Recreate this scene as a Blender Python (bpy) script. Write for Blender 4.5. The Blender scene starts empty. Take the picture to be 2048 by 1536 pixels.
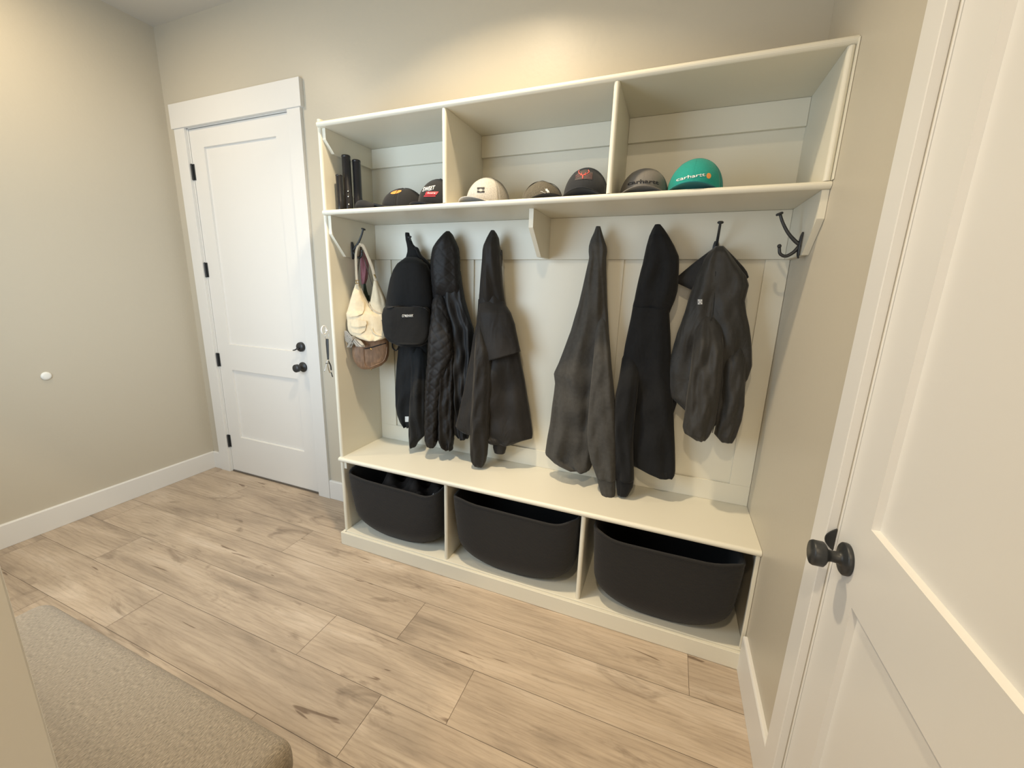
import bpy, bmesh, math, random
from mathutils import Vector, Matrix
from mathutils.bvhtree import BVHTree
random.seed(7)
S = bpy.context.scene
COL = S.collection
PI = math.pi

# ------------------------------------------------------------------ camera, world, lights, exposure
CAM = Vector((3.0986, -2.0096, 1.4852))
YAW, PITCH, ROLL, F, PX, PY = 0.3809, -0.2273, 0.0250, 820.36, -18.92, -5.13
_f = Vector((-math.sin(YAW)*math.cos(PITCH), math.cos(YAW)*math.cos(PITCH), math.sin(PITCH)))
_r = Vector((math.cos(YAW), math.sin(YAW), 0)); _u = _r.cross(_f)
R2 = _r*math.cos(ROLL)+_u*math.sin(ROLL); U2 = -_r*math.sin(ROLL)+_u*math.cos(ROLL)
cd = bpy.data.cameras.new('camera'); cam = bpy.data.objects.new('camera', cd); COL.objects.link(cam)
m = Matrix((R2, U2, -_f)).transposed().to_4x4(); m.translation = CAM; cam.matrix_world = m
cd.sensor_width = 36; cd.lens = F*36/2048; cd.shift_x = -PX/2048; cd.shift_y = PY/2048; cd.clip_start = 0.02
S.camera = cam

W = bpy.data.worlds.new('world'); S.world = W; W.use_nodes = True
W.node_tree.nodes['Background'].inputs[0].default_value = (0.80, 0.90, 1.0, 1)
W.node_tree.nodes['Background'].inputs[1].default_value = 0.55

def area(name, loc, rot, size, power, color, spread=PI, shape='DISK', sy=None):
    l = bpy.data.lights.new(name, 'AREA'); l.energy = power; l.color = color; l.shape = shape; l.size = size
    if sy: l.size_y = sy
    l.spread = spread
    o = bpy.data.objects.new(name, l); COL.objects.link(o); o.location = loc; o.rotation_euler = rot; return o
WARM = (1.0, 0.81, 0.55)
CEIL = 3.067
LAMPS = [(0.40, -1.08), (2.26, -0.80), (0.60, -2.90), (2.9, -2.62)]
LP = [12, 18, 9, 20]
LS = [178, 128, 160, 160]
for (lx, ly), p, sd in zip(LAMPS, LP, LS):
    area('ceiling_lamp_light', (lx, ly, CEIL-0.012), (0, 0, 0), 0.11, p, WARM, spread=math.radians(sd))
# daylight entering by the window in the front wall (above the upholstered bench, out of frame)
WX0, WX1, WZ0, WZ1 = 0.55, 2.05, 0.95, 2.15
area('window_daylight', ((WX0+WX1)/2, -2.0, (WZ0+WZ1)/2), (math.radians(90), 0, 0), WX1-WX0, 29, (0.64, 0.82, 1.0), shape='RECTANGLE', sy=WZ1-WZ0)
area('hall_fill', (3.0, -4.7, 1.5), (math.radians(90), 0, 0), 1.0, 15, (1.0, 0.92, 0.80), shape='RECTANGLE', sy=1.9)  # warm fill lamp added in the unseen hall to brighten the room
S.view_settings.view_transform = 'Standard'; S.view_settings.look = 'None'
S.view_settings.exposure = 0.46; S.view_settings.gamma = 1; S.view_settings.use_curve_mapping = False

def ray(u, v): return _f + R2*((u-1024-PX)/F) - U2*((v-768-PY)/F)
def at(u, v, ax, val):
    d = ray(u, v); return CAM + d*((val-CAM[ax])/d[ax])

# ------------------------------------------------------------------ materials
MATS = {}
def mat(name, col, rough=0.6, bump=None, metal=0.0, var=0.0, vscale=4.0, spec=0.5, sheen=0.0, coords='Object', stretch=(1,1,1), wrinkle=0):
    if name in MATS: return MATS[name]
    M = bpy.data.materials.new(name); M.use_nodes = True; nt = M.node_tree; b = nt.nodes['Principled BSDF']
    b.inputs['Base Color'].default_value = (*col, 1); b.inputs['Roughness'].default_value = rough
    b.inputs['Metallic'].default_value = metal; b.inputs['Specular IOR Level'].default_value = spec
    if sheen: b.inputs['Sheen Weight'].default_value = sheen
    tc = nt.nodes.new('ShaderNodeTexCoord'); mp = nt.nodes.new('ShaderNodeMapping'); mp.inputs['Scale'].default_value = stretch
    nt.links.new(tc.outputs[coords], mp.inputs[0])
    if var:
        n = nt.nodes.new('ShaderNodeTexNoise'); n.inputs['Scale'].default_value = vscale; n.inputs['Detail'].default_value = 5
        nt.links.new(mp.outputs[0], n.inputs['Vector'])
        r = nt.nodes.new('ShaderNodeValToRGB'); r.color_ramp.elements[0].position = .3; r.color_ramp.elements[1].position = .7
        r.color_ramp.elements[0].color = (*[c*(1-var) for c in col], 1); r.color_ramp.elements[1].color = (*[min(1, c*(1+var)) for c in col], 1)
        nt.links.new(n.outputs['Fac'], r.inputs[0]); nt.links.new(r.outputs[0], b.inputs['Base Color'])
    if bump:
        sc, st, dist = bump
        n = nt.nodes.new('ShaderNodeTexNoise'); n.inputs['Scale'].default_value = sc; n.inputs['Detail'].default_value = 3
        nt.links.new(mp.outputs[0], n.inputs['Vector'])
        bp = nt.nodes.new('ShaderNodeBump'); bp.inputs['Strength'].default_value = st; bp.inputs['Distance'].default_value = dist
        nt.links.new(n.outputs['Fac'], bp.inputs['Height']); nt.links.new(bp.outputs[0], b.inputs['Normal'])
        if wrinkle:
            m2 = nt.nodes.new('ShaderNodeMapping'); m2.inputs['Scale'].default_value = (1, 1, .42); m2.inputs['Rotation'].default_value = (.25, .35, 0)
            nt.links.new(tc.outputs[coords], m2.inputs[0])
            w = nt.nodes.new('ShaderNodeTexNoise'); w.inputs['Scale'].default_value = 12; w.inputs['Detail'].default_value = 2.2; w.inputs['Distortion'].default_value = 1.3
            nt.links.new(m2.outputs[0], w.inputs['Vector'])
            b2 = nt.nodes.new('ShaderNodeBump'); b2.inputs['Strength'].default_value = wrinkle*.55; b2.inputs['Distance'].default_value = .022
            nt.links.new(w.outputs['Fac'], b2.inputs['Height']); nt.links.new(b2.outputs[0], bp.inputs['Normal'])
    MATS[name] = M; return M

wall_m = mat('greige_wall_paint', (0.52, 0.475, 0.385), 0.40, (55, 0.12, 0.004), spec=0.45)
ceil_m = mat('ceiling_paint', (0.52, 0.49, 0.43), 0.7, (40, 0.1, 0.004))
trim_m = mat('white_trim_paint', (0.72, 0.707, 0.675), 0.38, (30, 0.05, 0.002))
builtin_m = mat('built_in_cream_paint', (0.70, 0.668, 0.56), 0.40, (60, 0.06, 0.002))
metal_m = mat('matte_black_metal', (0.022, 0.024, 0.026), 0.42, spec=0.5)

def floor_material():
    M = bpy.data.materials.new('oak_plank_flooring'); M.use_nodes = True; nt = M.node_tree; N = nt.nodes; L = nt.links
    b = N['Principled BSDF']; b.inputs['Roughness'].default_value = 0.42; b.inputs['Specular IOR Level'].default_value = 0.4
    tc = N.new('ShaderNodeTexCoord'); at_ = N.new('ShaderNodeAttribute'); at_.attribute_name = 'plank'
    cmb = N.new('ShaderNodeCombineXYZ')
    mul = N.new('ShaderNodeMath'); mul.operation = 'MULTIPLY'; mul.inputs[1].default_value = 37.7; L.new(at_.outputs['Fac'], mul.inputs[0])
    L.new(mul.outputs[0], cmb.inputs[0]); L.new(mul.outputs[0], cmb.inputs[1]); L.new(mul.outputs[0], cmb.inputs[2])
    add = N.new('ShaderNodeVectorMath'); add.operation = 'ADD'; L.new(tc.outputs['Object'], add.inputs[0]); L.new(cmb.outputs[0], add.inputs[1])
    def noise(scale, sx, sy, det=4, dist=0.0, rough=.6):
        mp = N.new('ShaderNodeMapping'); mp.inputs['Scale'].default_value = (sx, sy, 1); L.new(add.outputs[0], mp.inputs[0])
        n = N.new('ShaderNodeTexNoise'); n.inputs['Scale'].default_value = scale; n.inputs['Detail'].default_value = det
        n.inputs['Distortion'].default_value = dist; n.inputs['Roughness'].default_value = rough
        L.new(mp.outputs[0], n.inputs['Vector']); return n
    def ramp(src, stops):
        r = N.new('ShaderNodeValToRGB'); e = r.color_ramp.elements
        e[0].position, e[0].color = stops[0][0], (*stops[0][1], 1); e[1].position, e[1].color = stops[-1][0], (*stops[-1][1], 1)
        for p, c in stops[1:-1]:
            x = e.new(p); x.color = (*c, 1)
        L.new(src, r.inputs[0]); return r
    def mix(mode, fac, a, c):
        x = N.new('ShaderNodeMixRGB'); x.blend_type = mode
        if isinstance(fac, float): x.inputs[0].default_value = fac
        else: L.new(fac, x.inputs[0])
        L.new(a, x.inputs[1]); L.new(c, x.inputs[2]); return x
    broad = noise(1.9, 0.55, 3.4, 5, 1.0)
    base = ramp(broad.outputs['Fac'], [(0.26, (0.25, 0.20, 0.152)), (0.43, (0.385, 0.308, 0.232)), (0.55, (0.458, 0.370, 0.28)), (0.70, (0.55, 0.46, 0.365))])
    fine = noise(12, 0.6, 9, 8, 0.5, .75)
    fr = ramp(fine.outputs['Fac'], [(0.28, (0.68, 0.66, 0.64)), (0.47, (0.97, 0.97, 0.97)), (0.72, (1.16, 1.15, 1.14))])
    c1 = mix('MULTIPLY', 0.75, base.outputs[0], fr.outputs[0])
    mpw = N.new('ShaderNodeMapping'); mpw.inputs['Scale'].default_value = (0.35, 2.6, 1); L.new(add.outputs[0], mpw.inputs[0])
    wv = N.new('ShaderNodeTexWave'); wv.bands_direction = 'Y'; wv.inputs['Scale'].default_value = 5.5; wv.inputs['Distortion'].default_value = 9
    wv.inputs['Detail'].default_value = 3; wv.inputs['Detail Scale'].default_value = 1.3; L.new(mpw.outputs[0], wv.inputs['Vector'])
    wr = ramp(wv.outputs['Fac'], [(0.0, (0.88, 0.87, 0.86)), (0.2, (1, 1, 1)), (1.0, (1.02, 1.02, 1.02))])
    c2 = mix('MULTIPLY', 0.8, c1.outputs[0], wr.outputs[0])
    kn = noise(2.6, 0.9, 3.0, 4, 1.6)
    kr = ramp(kn.outputs['Fac'], [(0.0, (0.45, 0.42, 0.40)), (0.29, (0.56, 0.54, 0.53)), (0.41, (1, 1, 1)), (1.0, (1, 1, 1))])
    c3 = mix('MULTIPLY', 0.85, c2.outputs[0], kr.outputs[0])
    crk = noise(3.1, 0.55, 5.5, 2, 1.5)
    cr = ramp(crk.outputs['Fac'], [(0.0, (0.35, 0.3, 0.27)), (0.27, (0.40, 0.35, 0.32)), (0.295, (1, 1, 1)), (1.0, (1, 1, 1))])
    c4 = mix('MULTIPLY', 0.9, c3.outputs[0], cr.outputs[0])
    tone = ramp(at_.outputs['Fac'], [(0.0, (0.95, 0.945, 0.94)), (1.0, (1.05, 1.05, 1.05))])
    c5 = mix('MULTIPLY', 1.0, c4.outputs[0], tone.outputs[0])
    L.new(c5.outputs[0], b.inputs['Base Color'])
    bp = N.new('ShaderNodeBump'); bp.inputs['Strength'].default_value = 0.12; bp.inputs['Distance'].default_value = 0.003
    L.new(fine.outputs['Fac'], bp.inputs['Height']); L.new(bp.outputs[0], b.inputs['Normal'])
    return M

# ------------------------------------------------------------------ helpers
def link(o, parent=None):
    COL.objects.link(o)
    if parent: bpy.context.view_layer.update(); o.parent = parent; o.matrix_parent_inverse = parent.matrix_world.inverted()
    return o
def obj(name, bm, m, parent=None, smooth=False, bevel=0, seg=2):
    bmesh.ops.recalc_face_normals(bm, faces=bm.faces[:])
    me = bpy.data.meshes.new(name); bm.to_mesh(me); bm.free()
    if m: me.materials.append(m)
    if smooth:
        for p in me.polygons: p.use_smooth = True
    o = bpy.data.objects.new(name, me); link(o, parent)
    if bevel:
        md = o.modifiers.new('bevel', 'BEVEL'); md.width = bevel; md.segments = seg; md.limit_method = 'ANGLE'; md.angle_limit = math.radians(40)
        md.harden_normals = False
        if smooth is None: pass
    return o
def tag(o, label, cat, group=None, kind=None):
    if label: o['label'] = label
    if cat: o['category'] = cat
    if group: o['group'] = group
    if kind: o['kind'] = kind
    return o
def thing(name, loc, label, cat, group=None):
    o = bpy.data.objects.new(name, None); COL.objects.link(o); o.location = loc; o.empty_display_size = .05
    bpy.context.view_layer.update()
    return tag(o, label, cat, group)
def struct(o): o['kind'] = 'structure'; return o
def box(bm, a, b):
    x0, y0, z0 = a; x1, y1, z1 = b
    x0, x1 = min(x0, x1), max(x0, x1); y0, y1 = min(y0, y1), max(y0, y1); z0, z1 = min(z0, z1), max(z0, z1)
    v = [bm.verts.new(p) for p in ((x0,y0,z0),(x1,y0,z0),(x1,y1,z0),(x0,y1,z0),(x0,y0,z1),(x1,y0,z1),(x1,y1,z1),(x0,y1,z1))]
    for f in ((0,1,2,3),(4,5,6,7),(0,1,5,4),(1,2,6,5),(2,3,7,6),(3,0,4,7)): bm.faces.new([v[i] for i in f])
def boxo(name, a, b, m, parent=None, bevel=0.0015, seg=2):
    bm = bmesh.new(); box(bm, a, b); return obj(name, bm, m, parent, bevel=bevel, seg=seg)
def rings(bm, rs, cap0=True, cap1=True):
    vs = [[bm.verts.new(p) for p in r] for r in rs]; n = len(rs[0])
    for a, b in zip(vs, vs[1:]):
        for i in range(n): bm.faces.new((a[i], a[(i+1) % n], b[(i+1) % n], b[i]))
    for f, c in ((vs[0], cap0), (vs[-1], cap1)):
        if c:
            cv = bm.verts.new(sum((x.co for x in f), Vector())/n)
            for i in range(n): bm.faces.new((f[i], f[(i+1) % n], cv))
    return vs
def lathe(bm, prof, origin, axis=Vector((0,0,1)), n=32):
    """prof: list of (r, h) along axis"""
    axis = Vector(axis).normalized(); e = Vector((0,0,1)) if abs(axis.z) < .9 else Vector((1,0,0))
    u = axis.cross(e).normalized(); w = axis.cross(u)
    o = Vector(origin)
    rings(bm, [[o+axis*h+(u*math.cos(2*PI*i/n)+w*math.sin(2*PI*i/n))*max(r, 1e-4) for i in range(n)] for r, h in prof])
def catmull(pts, k=8):
    pts = [Vector(p) for p in pts]
    if len(pts) < 3 or k <= 1: return pts
    P = [pts[0]*2-pts[1]] + pts + [pts[-1]*2-pts[-2]]; out = []
    for i in range(1, len(P)-2):
        a, b, c, d = P[i-1:i+3]
        for j in range(k):
            t = j/k
            out.append(0.5*((2*b)+(c-a)*t+(2*a-5*b+4*c-d)*t*t+(3*b-a-3*c+d)*t**3))
    out.append(pts[-1]); return out
def tube(bm, pts, r, k=8, n=10, flat=None, up=None):
    """tube or (flat=(w,h)) strap along a smooth path; r may be a list at the control points"""
    ctrl = [Vector(p) for p in pts]; path = catmull(ctrl, k); m_ = len(path)
    rr = r if isinstance(r, (list, tuple)) else [r]*len(ctrl)
    rs = []; prev = None
    for i, p in enumerate(path):
        t = (path[min(i+1, m_-1)]-path[max(i-1, 0)]).normalized()
        if prev is None:
            e = Vector(up) if up else (Vector((0,0,1)) if abs(t.z) < .9 else Vector((0,1,0)))
            a = (e - t*e.dot(t)).normalized()
        else:
            a = (prev - t*prev.dot(t)).normalized()
        prev = a; b = t.cross(a)
        q = i/(m_-1)*(len(ctrl)-1); j = min(int(q), len(ctrl)-2); ra = rr[j]+(rr[j+1]-rr[j])*(q-j)
        wa, wb = (flat[0]*ra, flat[1]*ra) if flat else (ra, ra)
        rs.append([p+a*(math.cos(2*PI*s/n)*wa)+b*(math.sin(2*PI*s/n)*wb) for s in range(n)])
    rings(bm, rs)
def copy_tree(o, loc=None, label=None):
    c = o.copy(); COL.objects.link(c)
    if loc is not None: c.location = loc
    if label: c['label'] = label
    for ch in o.children:
        d = ch.copy(); COL.objects.link(d); d.parent = c
        for g in ch.children:
            e = g.copy(); COL.objects.link(e); e.parent = d
    return c

# ------------------------------------------------------------------ room shell
XL, XR, H = -0.205, 3.514, CEIL
YF = -1.915                       # front wall (bench side); the doorway the photo is taken from is right of x=2.70
def floor():
    bm = bmesh.new(); lay = bm.faces.layers.float.new('plank')
    pw = 0.2265; g = 0.0009; y = -0.356 + pw*3; x0, x1 = XL-0.3, 4.3
    known = {3: [1.212, 3.317], 4: [-.05, 2.158], 5: [0.36, 1.83, 2.528], 6: [-.12, .97, 2.257], 2: [.35, 2.55], 1: [-.1, 1.6, 3.1], 7: [.5, 1.9, 3.2]}
    k = 0
    while y > -5.2:
        js = known.get(k)
        if js is None:
            s = random.uniform(0, 1.5); js = [x0 + s + 1.52*i for i in range(4)]
        xs = [x0] + [j for j in js if x0 < j < x1] + [x1]
        for a, b in zip(xs, xs[1:]):
            f = bm.faces.new([bm.verts.new(p) for p in ((a+g, y-g, 0), (b-g, y-g, 0), (b-g, y-pw+g, 0), (a+g, y-pw+g, 0))]); f[lay] = random.random()
        y -= pw; k += 1
    me = bpy.data.meshes.new('floor'); 
    fb = bm.faces.new([bm.verts.new(p) for p in ((x0, .5, -.0015), (x1, .5, -.0015), (x1, -5.2, -.0015), (x0, -5.2, -.0015))]); fb.material_index = 1
    box(bm, (x0, .5, -.1), (x1, -5.2, -.004))
    for f in bm.faces: f.normal_update()
    for f in bm.faces:
        if abs(f.normal.z) > .9 and f.normal.z < 0 and f.calc_center_median().z > -.003: f.normal_flip()
    bm.to_mesh(me); bm.free(); me.materials.append(floor_material()); me.materials.append(mat('plank_joint', (0.17, 0.13, 0.095), 0.9))
    o = bpy.data.objects.new('floor', me); COL.objects.link(o); struct(o)
floor()
WT = 0.12
def wallbox(name, a, b, m=wall_m): return struct(boxo(name, a, b, m, bevel=0))
def wall_with_opening(name, y0, y1, xa, xb, ox0, ox1, oz):   # a wall in the XZ plane with a doorway
    bm = bmesh.new(); box(bm, (xa, y0, 0), (ox0, y1, H)); box(bm, (ox1, y0, 0), (xb, y1, H)); box(bm, (ox0, y0, oz), (ox1, y1, H))
    return struct(obj(name, bm, wall_m))
wall_with_opening('wall_back', 0, WT, XL-WT, XR+WT, -0.018, 0.921, 2.462)
wallbox('wall_left', (XL-WT, 0, 0), (XL, -4.9, H))
# right wall with its doorway
DR0, DR1 = -0.924, -1.846         # leaf of the right door
bm = bmesh.new(); box(bm, (XR, 0, 0), (XR+WT, DR0+.006, H)); box(bm, (XR, DR1-.006, 0), (XR+WT, -4.9, H)); box(bm, (XR, DR0+.006, 2.46), (XR+WT, DR1-.006, H))
struct(obj('wall_right', bm, wall_m))
bm = bmesh.new(); box(bm, (XL, YF, 0), (WX0, YF-WT, H)); box(bm, (WX1, YF, 0), (2.695, YF-WT, H)); box(bm, (WX0, YF, 0), (WX1, YF-WT, WZ0)); box(bm, (WX0, YF, WZ1), (WX1, YF-WT, H))
struct(obj('wall_front', bm, wall_m))
bm = bmesh.new(); box(bm, (WX0-.08, YF+.018, WZ0-.09), (WX1+.08, YF, WZ0)); box(bm, (WX0-.08, YF+.018, WZ1), (WX1+.08, YF, WZ1+.09)); box(bm, (WX0-.08, YF+.018, WZ0), (WX0, YF, WZ1)); box(bm, (WX1+.08, YF+.018, WZ0), (WX1, YF, WZ1))
struct(obj('window_1', bm, trim_m))
wallbox('wall_rear', (XL-WT, -4.9, 0), (XR+WT, -5.02, H))
wallbox('ceiling', (XL-WT, WT, H), (XR+WT, -5.02, H+.1), ceil_m)
wallbox('dark_backing_left', (-0.2, WT+.01, -0.01), (1.2, WT+.03, 2.6), mat('dark_beyond_door', (0.05, 0.05, 0.05), 0.9))  # near-black sheet standing in for the unlit space beyond the left door
wallbox('dark_backing_right', (XR+WT+.01, -0.8, -0.01), (XR+WT+.03, -2.0, 2.6), MATS['dark_beyond_door'])  # same painted darkness behind the right door

# baseboards with an eased top
def baseboard(name, p0, p1, nrm, h=0.137, t=0.015):
    bm = bmesh.new(); p0 = Vector((*p0, 0)); p1 = Vector((*p1, 0)); n = Vector((*nrm, 0))
    prof = [(0, .001), (t, .001), (t, h-.006), (t-.003, h-.001), (t-.006, h), (0, h)]
    rings(bm, [[p + n*a + Vector((0, 0, z)) for a, z in prof] for p in (p0, p1)])
    return struct(obj(name, bm, trim_m))
baseboard('baseboard_left', (XL, 0), (XL, YF), (1, 0))
baseboard('baseboard_back', (XL, 0), (-0.115, 0), (0, -1))
baseboard('baseboard_back_middle', (1.015, 0), (1.467, 0), (0, -1))
baseboard('baseboard_right', (XR, -0.387), (XR, -0.832), (-1, 0), 0.165)
baseboard('baseboard_front', (XL, YF), (2.695, YF), (0, 1))

# ------------------------------------------------------------------ doors
def panel_door(name, w, h, th, panels, m):
    """leaf in local coords: x 0..w, z 0..h, front face y=0 (towards -y), recessed flat panels"""
    bm = bmesh.new(); xs = sorted({0, w, *[p[0] for p in panels], *[p[1] for p in panels]}); zs = sorted({0, h, *[p[2] for p in panels], *[p[3] for p in panels]})
    rec = 0.013
    def isp(xa, za): return any(p[0]-1e-6 <= xa < p[1]-1e-6 and p[2]-1e-6 <= za < p[3]-1e-6 for p in panels)
    for i in range(len(xs)-1):
        for j in range(len(zs)-1):
            if not isp(xs[i], zs[j]):
                bm.faces.new([bm.verts.new(p) for p in ((xs[i], 0, zs[j]), (xs[i+1], 0, zs[j]), (xs[i+1], 0, zs[j+1]), (xs[i], 0, zs[j+1]))])
    e = 0.0022
    for x0, x1, z0, z1 in panels:
        a = [(x0, 0, z0), (x1, 0, z0), (x1, 0, z1), (x0, 0, z1)]
        b = [(x0+e, rec, z0+e), (x1-e, rec, z0+e), (x1-e, rec, z1-e), (x0+e, rec, z1-e)]
        for i in range(4):
            j = (i+1) % 4; bm.faces.new([bm.verts.new(p) for p in (a[i], a[j], b[j], b[i])])
        bm.faces.new([bm.verts.new(p) for p in b])
    # edges and back
    for q in (((0,0,0),(w,0,0),(w,th,0),(0,th,0)), ((0,0,h),(w,0,h),(w,th,h),(0,th,h)), ((0,0,0),(0,th,0),(0,th,h),(0,0,h)), ((w,0,0),(w,th,0),(w,th,h),(w,0,h)), ((0,th,0),(w,th,0),(w,th,h),(0,th,h))):
        bm.faces.new([bm.verts.new(p) for p in q])
    bmesh.ops.remove_doubles(bm, verts=bm.verts[:], dist=1e-5)
    return struct(obj(name, bm, m))
def knob(name, parent, p, axis, label=None, big=1.0):
    bm = bmesh.new(); s = big
    lathe(bm, [(0, 0), (.0325*s, 0), (.0335*s, .003), (.0335*s, .0085), (.031*s, .011), (.016*s, .0125), (.0125*s, .018), (.0115*s, .030), (.0135*s, .037), (.022*s, .042), (.0262*s, .046), (.0265*s, .064), (.0245*s, .068), (0, .0685)], p, axis, 40)
    o = obj(name, bm, metal_m, parent, smooth=True)
    if label: o['label'] = label
    return o
# left door: 36 x 96 in, hinges left
d1 = panel_door('door_1', 0.903, 2.436, 0.044, [(0.128, 0.784, 0.290, 0.822), (0.128, 0.784, 1.012, 2.322)], trim_m)
d1.location = (0, 0.004, 0.012); bpy.context.view_layer.update()
for z in (2.189, 1.549, 0.900, 0.255):
    bm = bmesh.new(); lathe(bm, [(0, -.052), (.0045, -.051), (.0065, -.048), (.0065, .048), (.0045, .051), (0, .052)], (-0.006, -0.0045, z), (0, 0, 1), 16)
    box(bm, (-0.010, 0.0025, z-.05), (0.013, 0.0002, z+.05)); box(bm, (-.016, .006, z-.05), (-.004, .0035, z+.05))
    obj('hinge', bm, metal_m, d1)
knob('door_knob', d1, (0.846, 0.004, 0.925), (0, -1, 0))
bm = bmesh.new(); lathe(bm, [(0, 0), (.031, 0), (.032, .004), (.031, .016), (.028, .021), (0, .022)], (0.846, 0.004, 1.062), (0, -1, 0), 36)
db = obj('deadbolt', bm, metal_m, d1, smooth=True)
bm = bmesh.new(); tube(bm, [(0.838, -0.030, 1.052), (0.822, -0.032, 1.043), (0.806, -0.030, 1.040)], .0042, flat=(1, 1.6)); box(bm, (.834, -.018, 1.056), (.85, -.032, 1.048))
obj('thumb_turn', bm, metal_m, db, smooth=True)
for z, nm in ((1.062, 'bolt_plate'), (0.925, 'strike_plate')):
    boxo(nm, (0.9005, 0.0035, z-.028), (0.9035, 0.0028, z+.028), metal_m, d1, bevel=0)
# jamb + casing + header
bm = bmesh.new()
box(bm, (-0.018, .0, 0), (-0.003, .118, 2.462)); box(bm, (0.906, 0, 0), (0.921, .118, 2.462)); box(bm, (-0.018, 0, 2.452), (0.921, .118, 2.462))
box(bm, (-0.003, .05, 0), (0.009, .062, 2.452)); box(bm, (0.894, .05, 0), (0.906, .062, 2.452)); box(bm, (-0.003, .05, 2.44), (0.906, .062, 2.452))
struct(obj('trim_1', bm, trim_m)); 
def casing(name, a, b): return struct(boxo(name, a, b, trim_m, bevel=.0015))
casing('trim_2', (-0.115, 0, 0), (-0.012, -0.019, 2.456)); casing('trim_3', (0.912, 0, 0), (1.014, -0.019, 2.456))
casing('trim_4', (-0.130, 0, 2.456), (1.030, -0.026, 2.602))
sill = struct(boxo('trim_5', (-0.003, -0.004, 0.0005), (0.906, .05, 0.011), mat('dark_threshold', (0.10, 0.085, 0.07), 0.4), bevel=.003))

# right door in the right wall (knob side far, hinges near the camera), opens into this room
d2 = panel_door('door_2', 0.914, 2.436, 0.044, [(0.124, 0.790, 0.23, 0.836), (0.124, 0.790, 1.018, 2.322)], trim_m)
d2.matrix_world = Matrix.Translation((XR+.001, DR0-.003, 0.012)) @ Matrix.Rotation(-PI/2, 4, 'Z')
bpy.context.view_layer.update()
knob('door_knob', d2, (XR+.001, -0.990, 0.921), (-1, 0, 0), big=1.05)
bm = bmesh.new(); N_ = 20
half = [(XR-.001-.0195*math.sin(PI*i/N_)**.85, .952-.056*i/N_) for i in range(N_+1)]
v0 = [bm.verts.new((x, DR0+.0100, z)) for x, z in half]; v1 = [bm.verts.new((x, DR0+.0065, z)) for x, z in half]
bm.faces.new(v0); bm.faces.new(v1)
for i in range(len(half)): bm.faces.new((v0[i-1], v0[i], v1[i], v1[i-1]))
pl = obj('strike_plate', bm, metal_m, d2); pl['label'] = 'curved black lip of the latch plate beside the knob'
bm = bmesh.new(); box(bm, (XR, DR0+.006, 0), (XR+.118, DR0-.0016, 2.462)); box(bm, (XR, DR1-.006, 0), (XR+.118, DR1+.0, 2.462)); box(bm, (XR, DR0+.006, 2.452), (XR+.118, DR1-.006, 2.462))
struct(obj('trim_6', bm, trim_m))
casing('trim_7', (XR, DR0+.011, 0), (XR-.0195, -0.832, 2.456)); casing('trim_8', (XR, DR1-.011, 0), (XR-.0195, DR1-.105, 2.456))
casing('trim_9', (XR, -0.815, 2.456), (XR-.026, DR1-.12, 2.602))
for z in (2.18, .9, .25):
    bm = bmesh.new(); lathe(bm, [(0, -.05), (.0065, -.049), (.0065, .049), (0, .05)], (XR-.004, DR1+.002, z), (0, 0, 1), 12); obj('hinge', bm, metal_m, d2)

# recessed ceiling lamps
def can(x, y, label):
    t = thing('recessed_light', (x, y, H), label, 'ceiling light', 'recessed ceiling lights')
    bm = bmesh.new(); n = 32
    rs = [[Vector((x+r*math.cos(2*PI*i/n), y+r*math.sin(2*PI*i/n), H+z)) for i in range(n)] for r, z in ((.064, -.001), (.066, -.004), (.084, -.004), (.086, -.0005))]
    rings(bm, rs, False, False); obj('trim_ring', bm, trim_m, t, smooth=True)
for (x, y), l in zip(LAMPS, ('round recessed light over the left door end of the room', 'round recessed light above the coat bench', 'round recessed light in the hall by the left wall', 'round recessed light in the hall behind the doorway')): can(x, y, l)

# wall door stop
t = thing('wall_bumper', (XL, -0.854, 0.918), 'small round white wall bumper on the left wall', 'door stop')
bm = bmesh.new(); lathe(bm, [(0, 0), (.022, 0), (.024, .002), (.022, .007), (.012, .010), (0, .0095)], (XL, -0.854, 0.918), (1, 0, 0), 28)
obj('pad', bm, mat('white_rubber', (0.80, 0.80, 0.76), 0.5), t, smooth=True)

# ------------------------------------------------------------------ the built-in coat bench
BX0, BX1 = 1.4675, XR
YS = -0.362                       # side panel front
bi = thing('hall_tree', (2.49, 0, 0), 'large white built-in coat bench with hooks, cubbies and shelves', 'built-in bench')
B = builtin_m
def part(name, a, b, bevel=.0015, seg=2): return boxo(name, a, b, B, bi, bevel, seg)
def nosed(name, x0, x1, y0, y1, z0, z1):     # board with a rounded front edge
    bm = bmesh.new(); r = (z1-z0)/2; zc = (z0+z1)/2
    prof = [(y1, z0), (y1, z1)] + [(y0+r-r*math.sin(PI*i/8), zc+r*math.cos(PI*i/8)) for i in range(9)]
    rings(bm, [[Vector((x, y, z)) for y, z in prof] for x in (x0, x1)])
    return obj(name, bm, B, bi)
def vnosed(name, x0, x1, y0, y1, z0, z1):    # upright board with a rounded front edge
    bm = bmesh.new(); r = (x1-x0)/2; xc = (x0+x1)/2
    prof = [(x1, y1), (x0, y1)] + [(xc-r*math.cos(PI*i/8), y0+r-r*math.sin(PI*i/8)) for i in range(9)]
    rings(bm, [[Vector((x, y, z)) for x, y in prof] for z in (z0, z1)])
    return obj(name, bm, B, bi)
vnosed('side_panel', BX0, BX0+.021, YS, -.001, .0785, 2.225)
bpnl = part('back_panel', (BX0+.0215, -.001, .08), (BX1, -.006, 2.19), 0)
nosed('top_shelf', BX0+.012, XR-.001, -.376, -.0065, 2.188, 2.211)
nosed('middle_shelf', BX0+.012, XR-.001, -.376, -.0065, 1.803, 1.826)
nosed('bench_seat', BX0+.004, XR-.001, -.378, -.0065, .512, .537)
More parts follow.
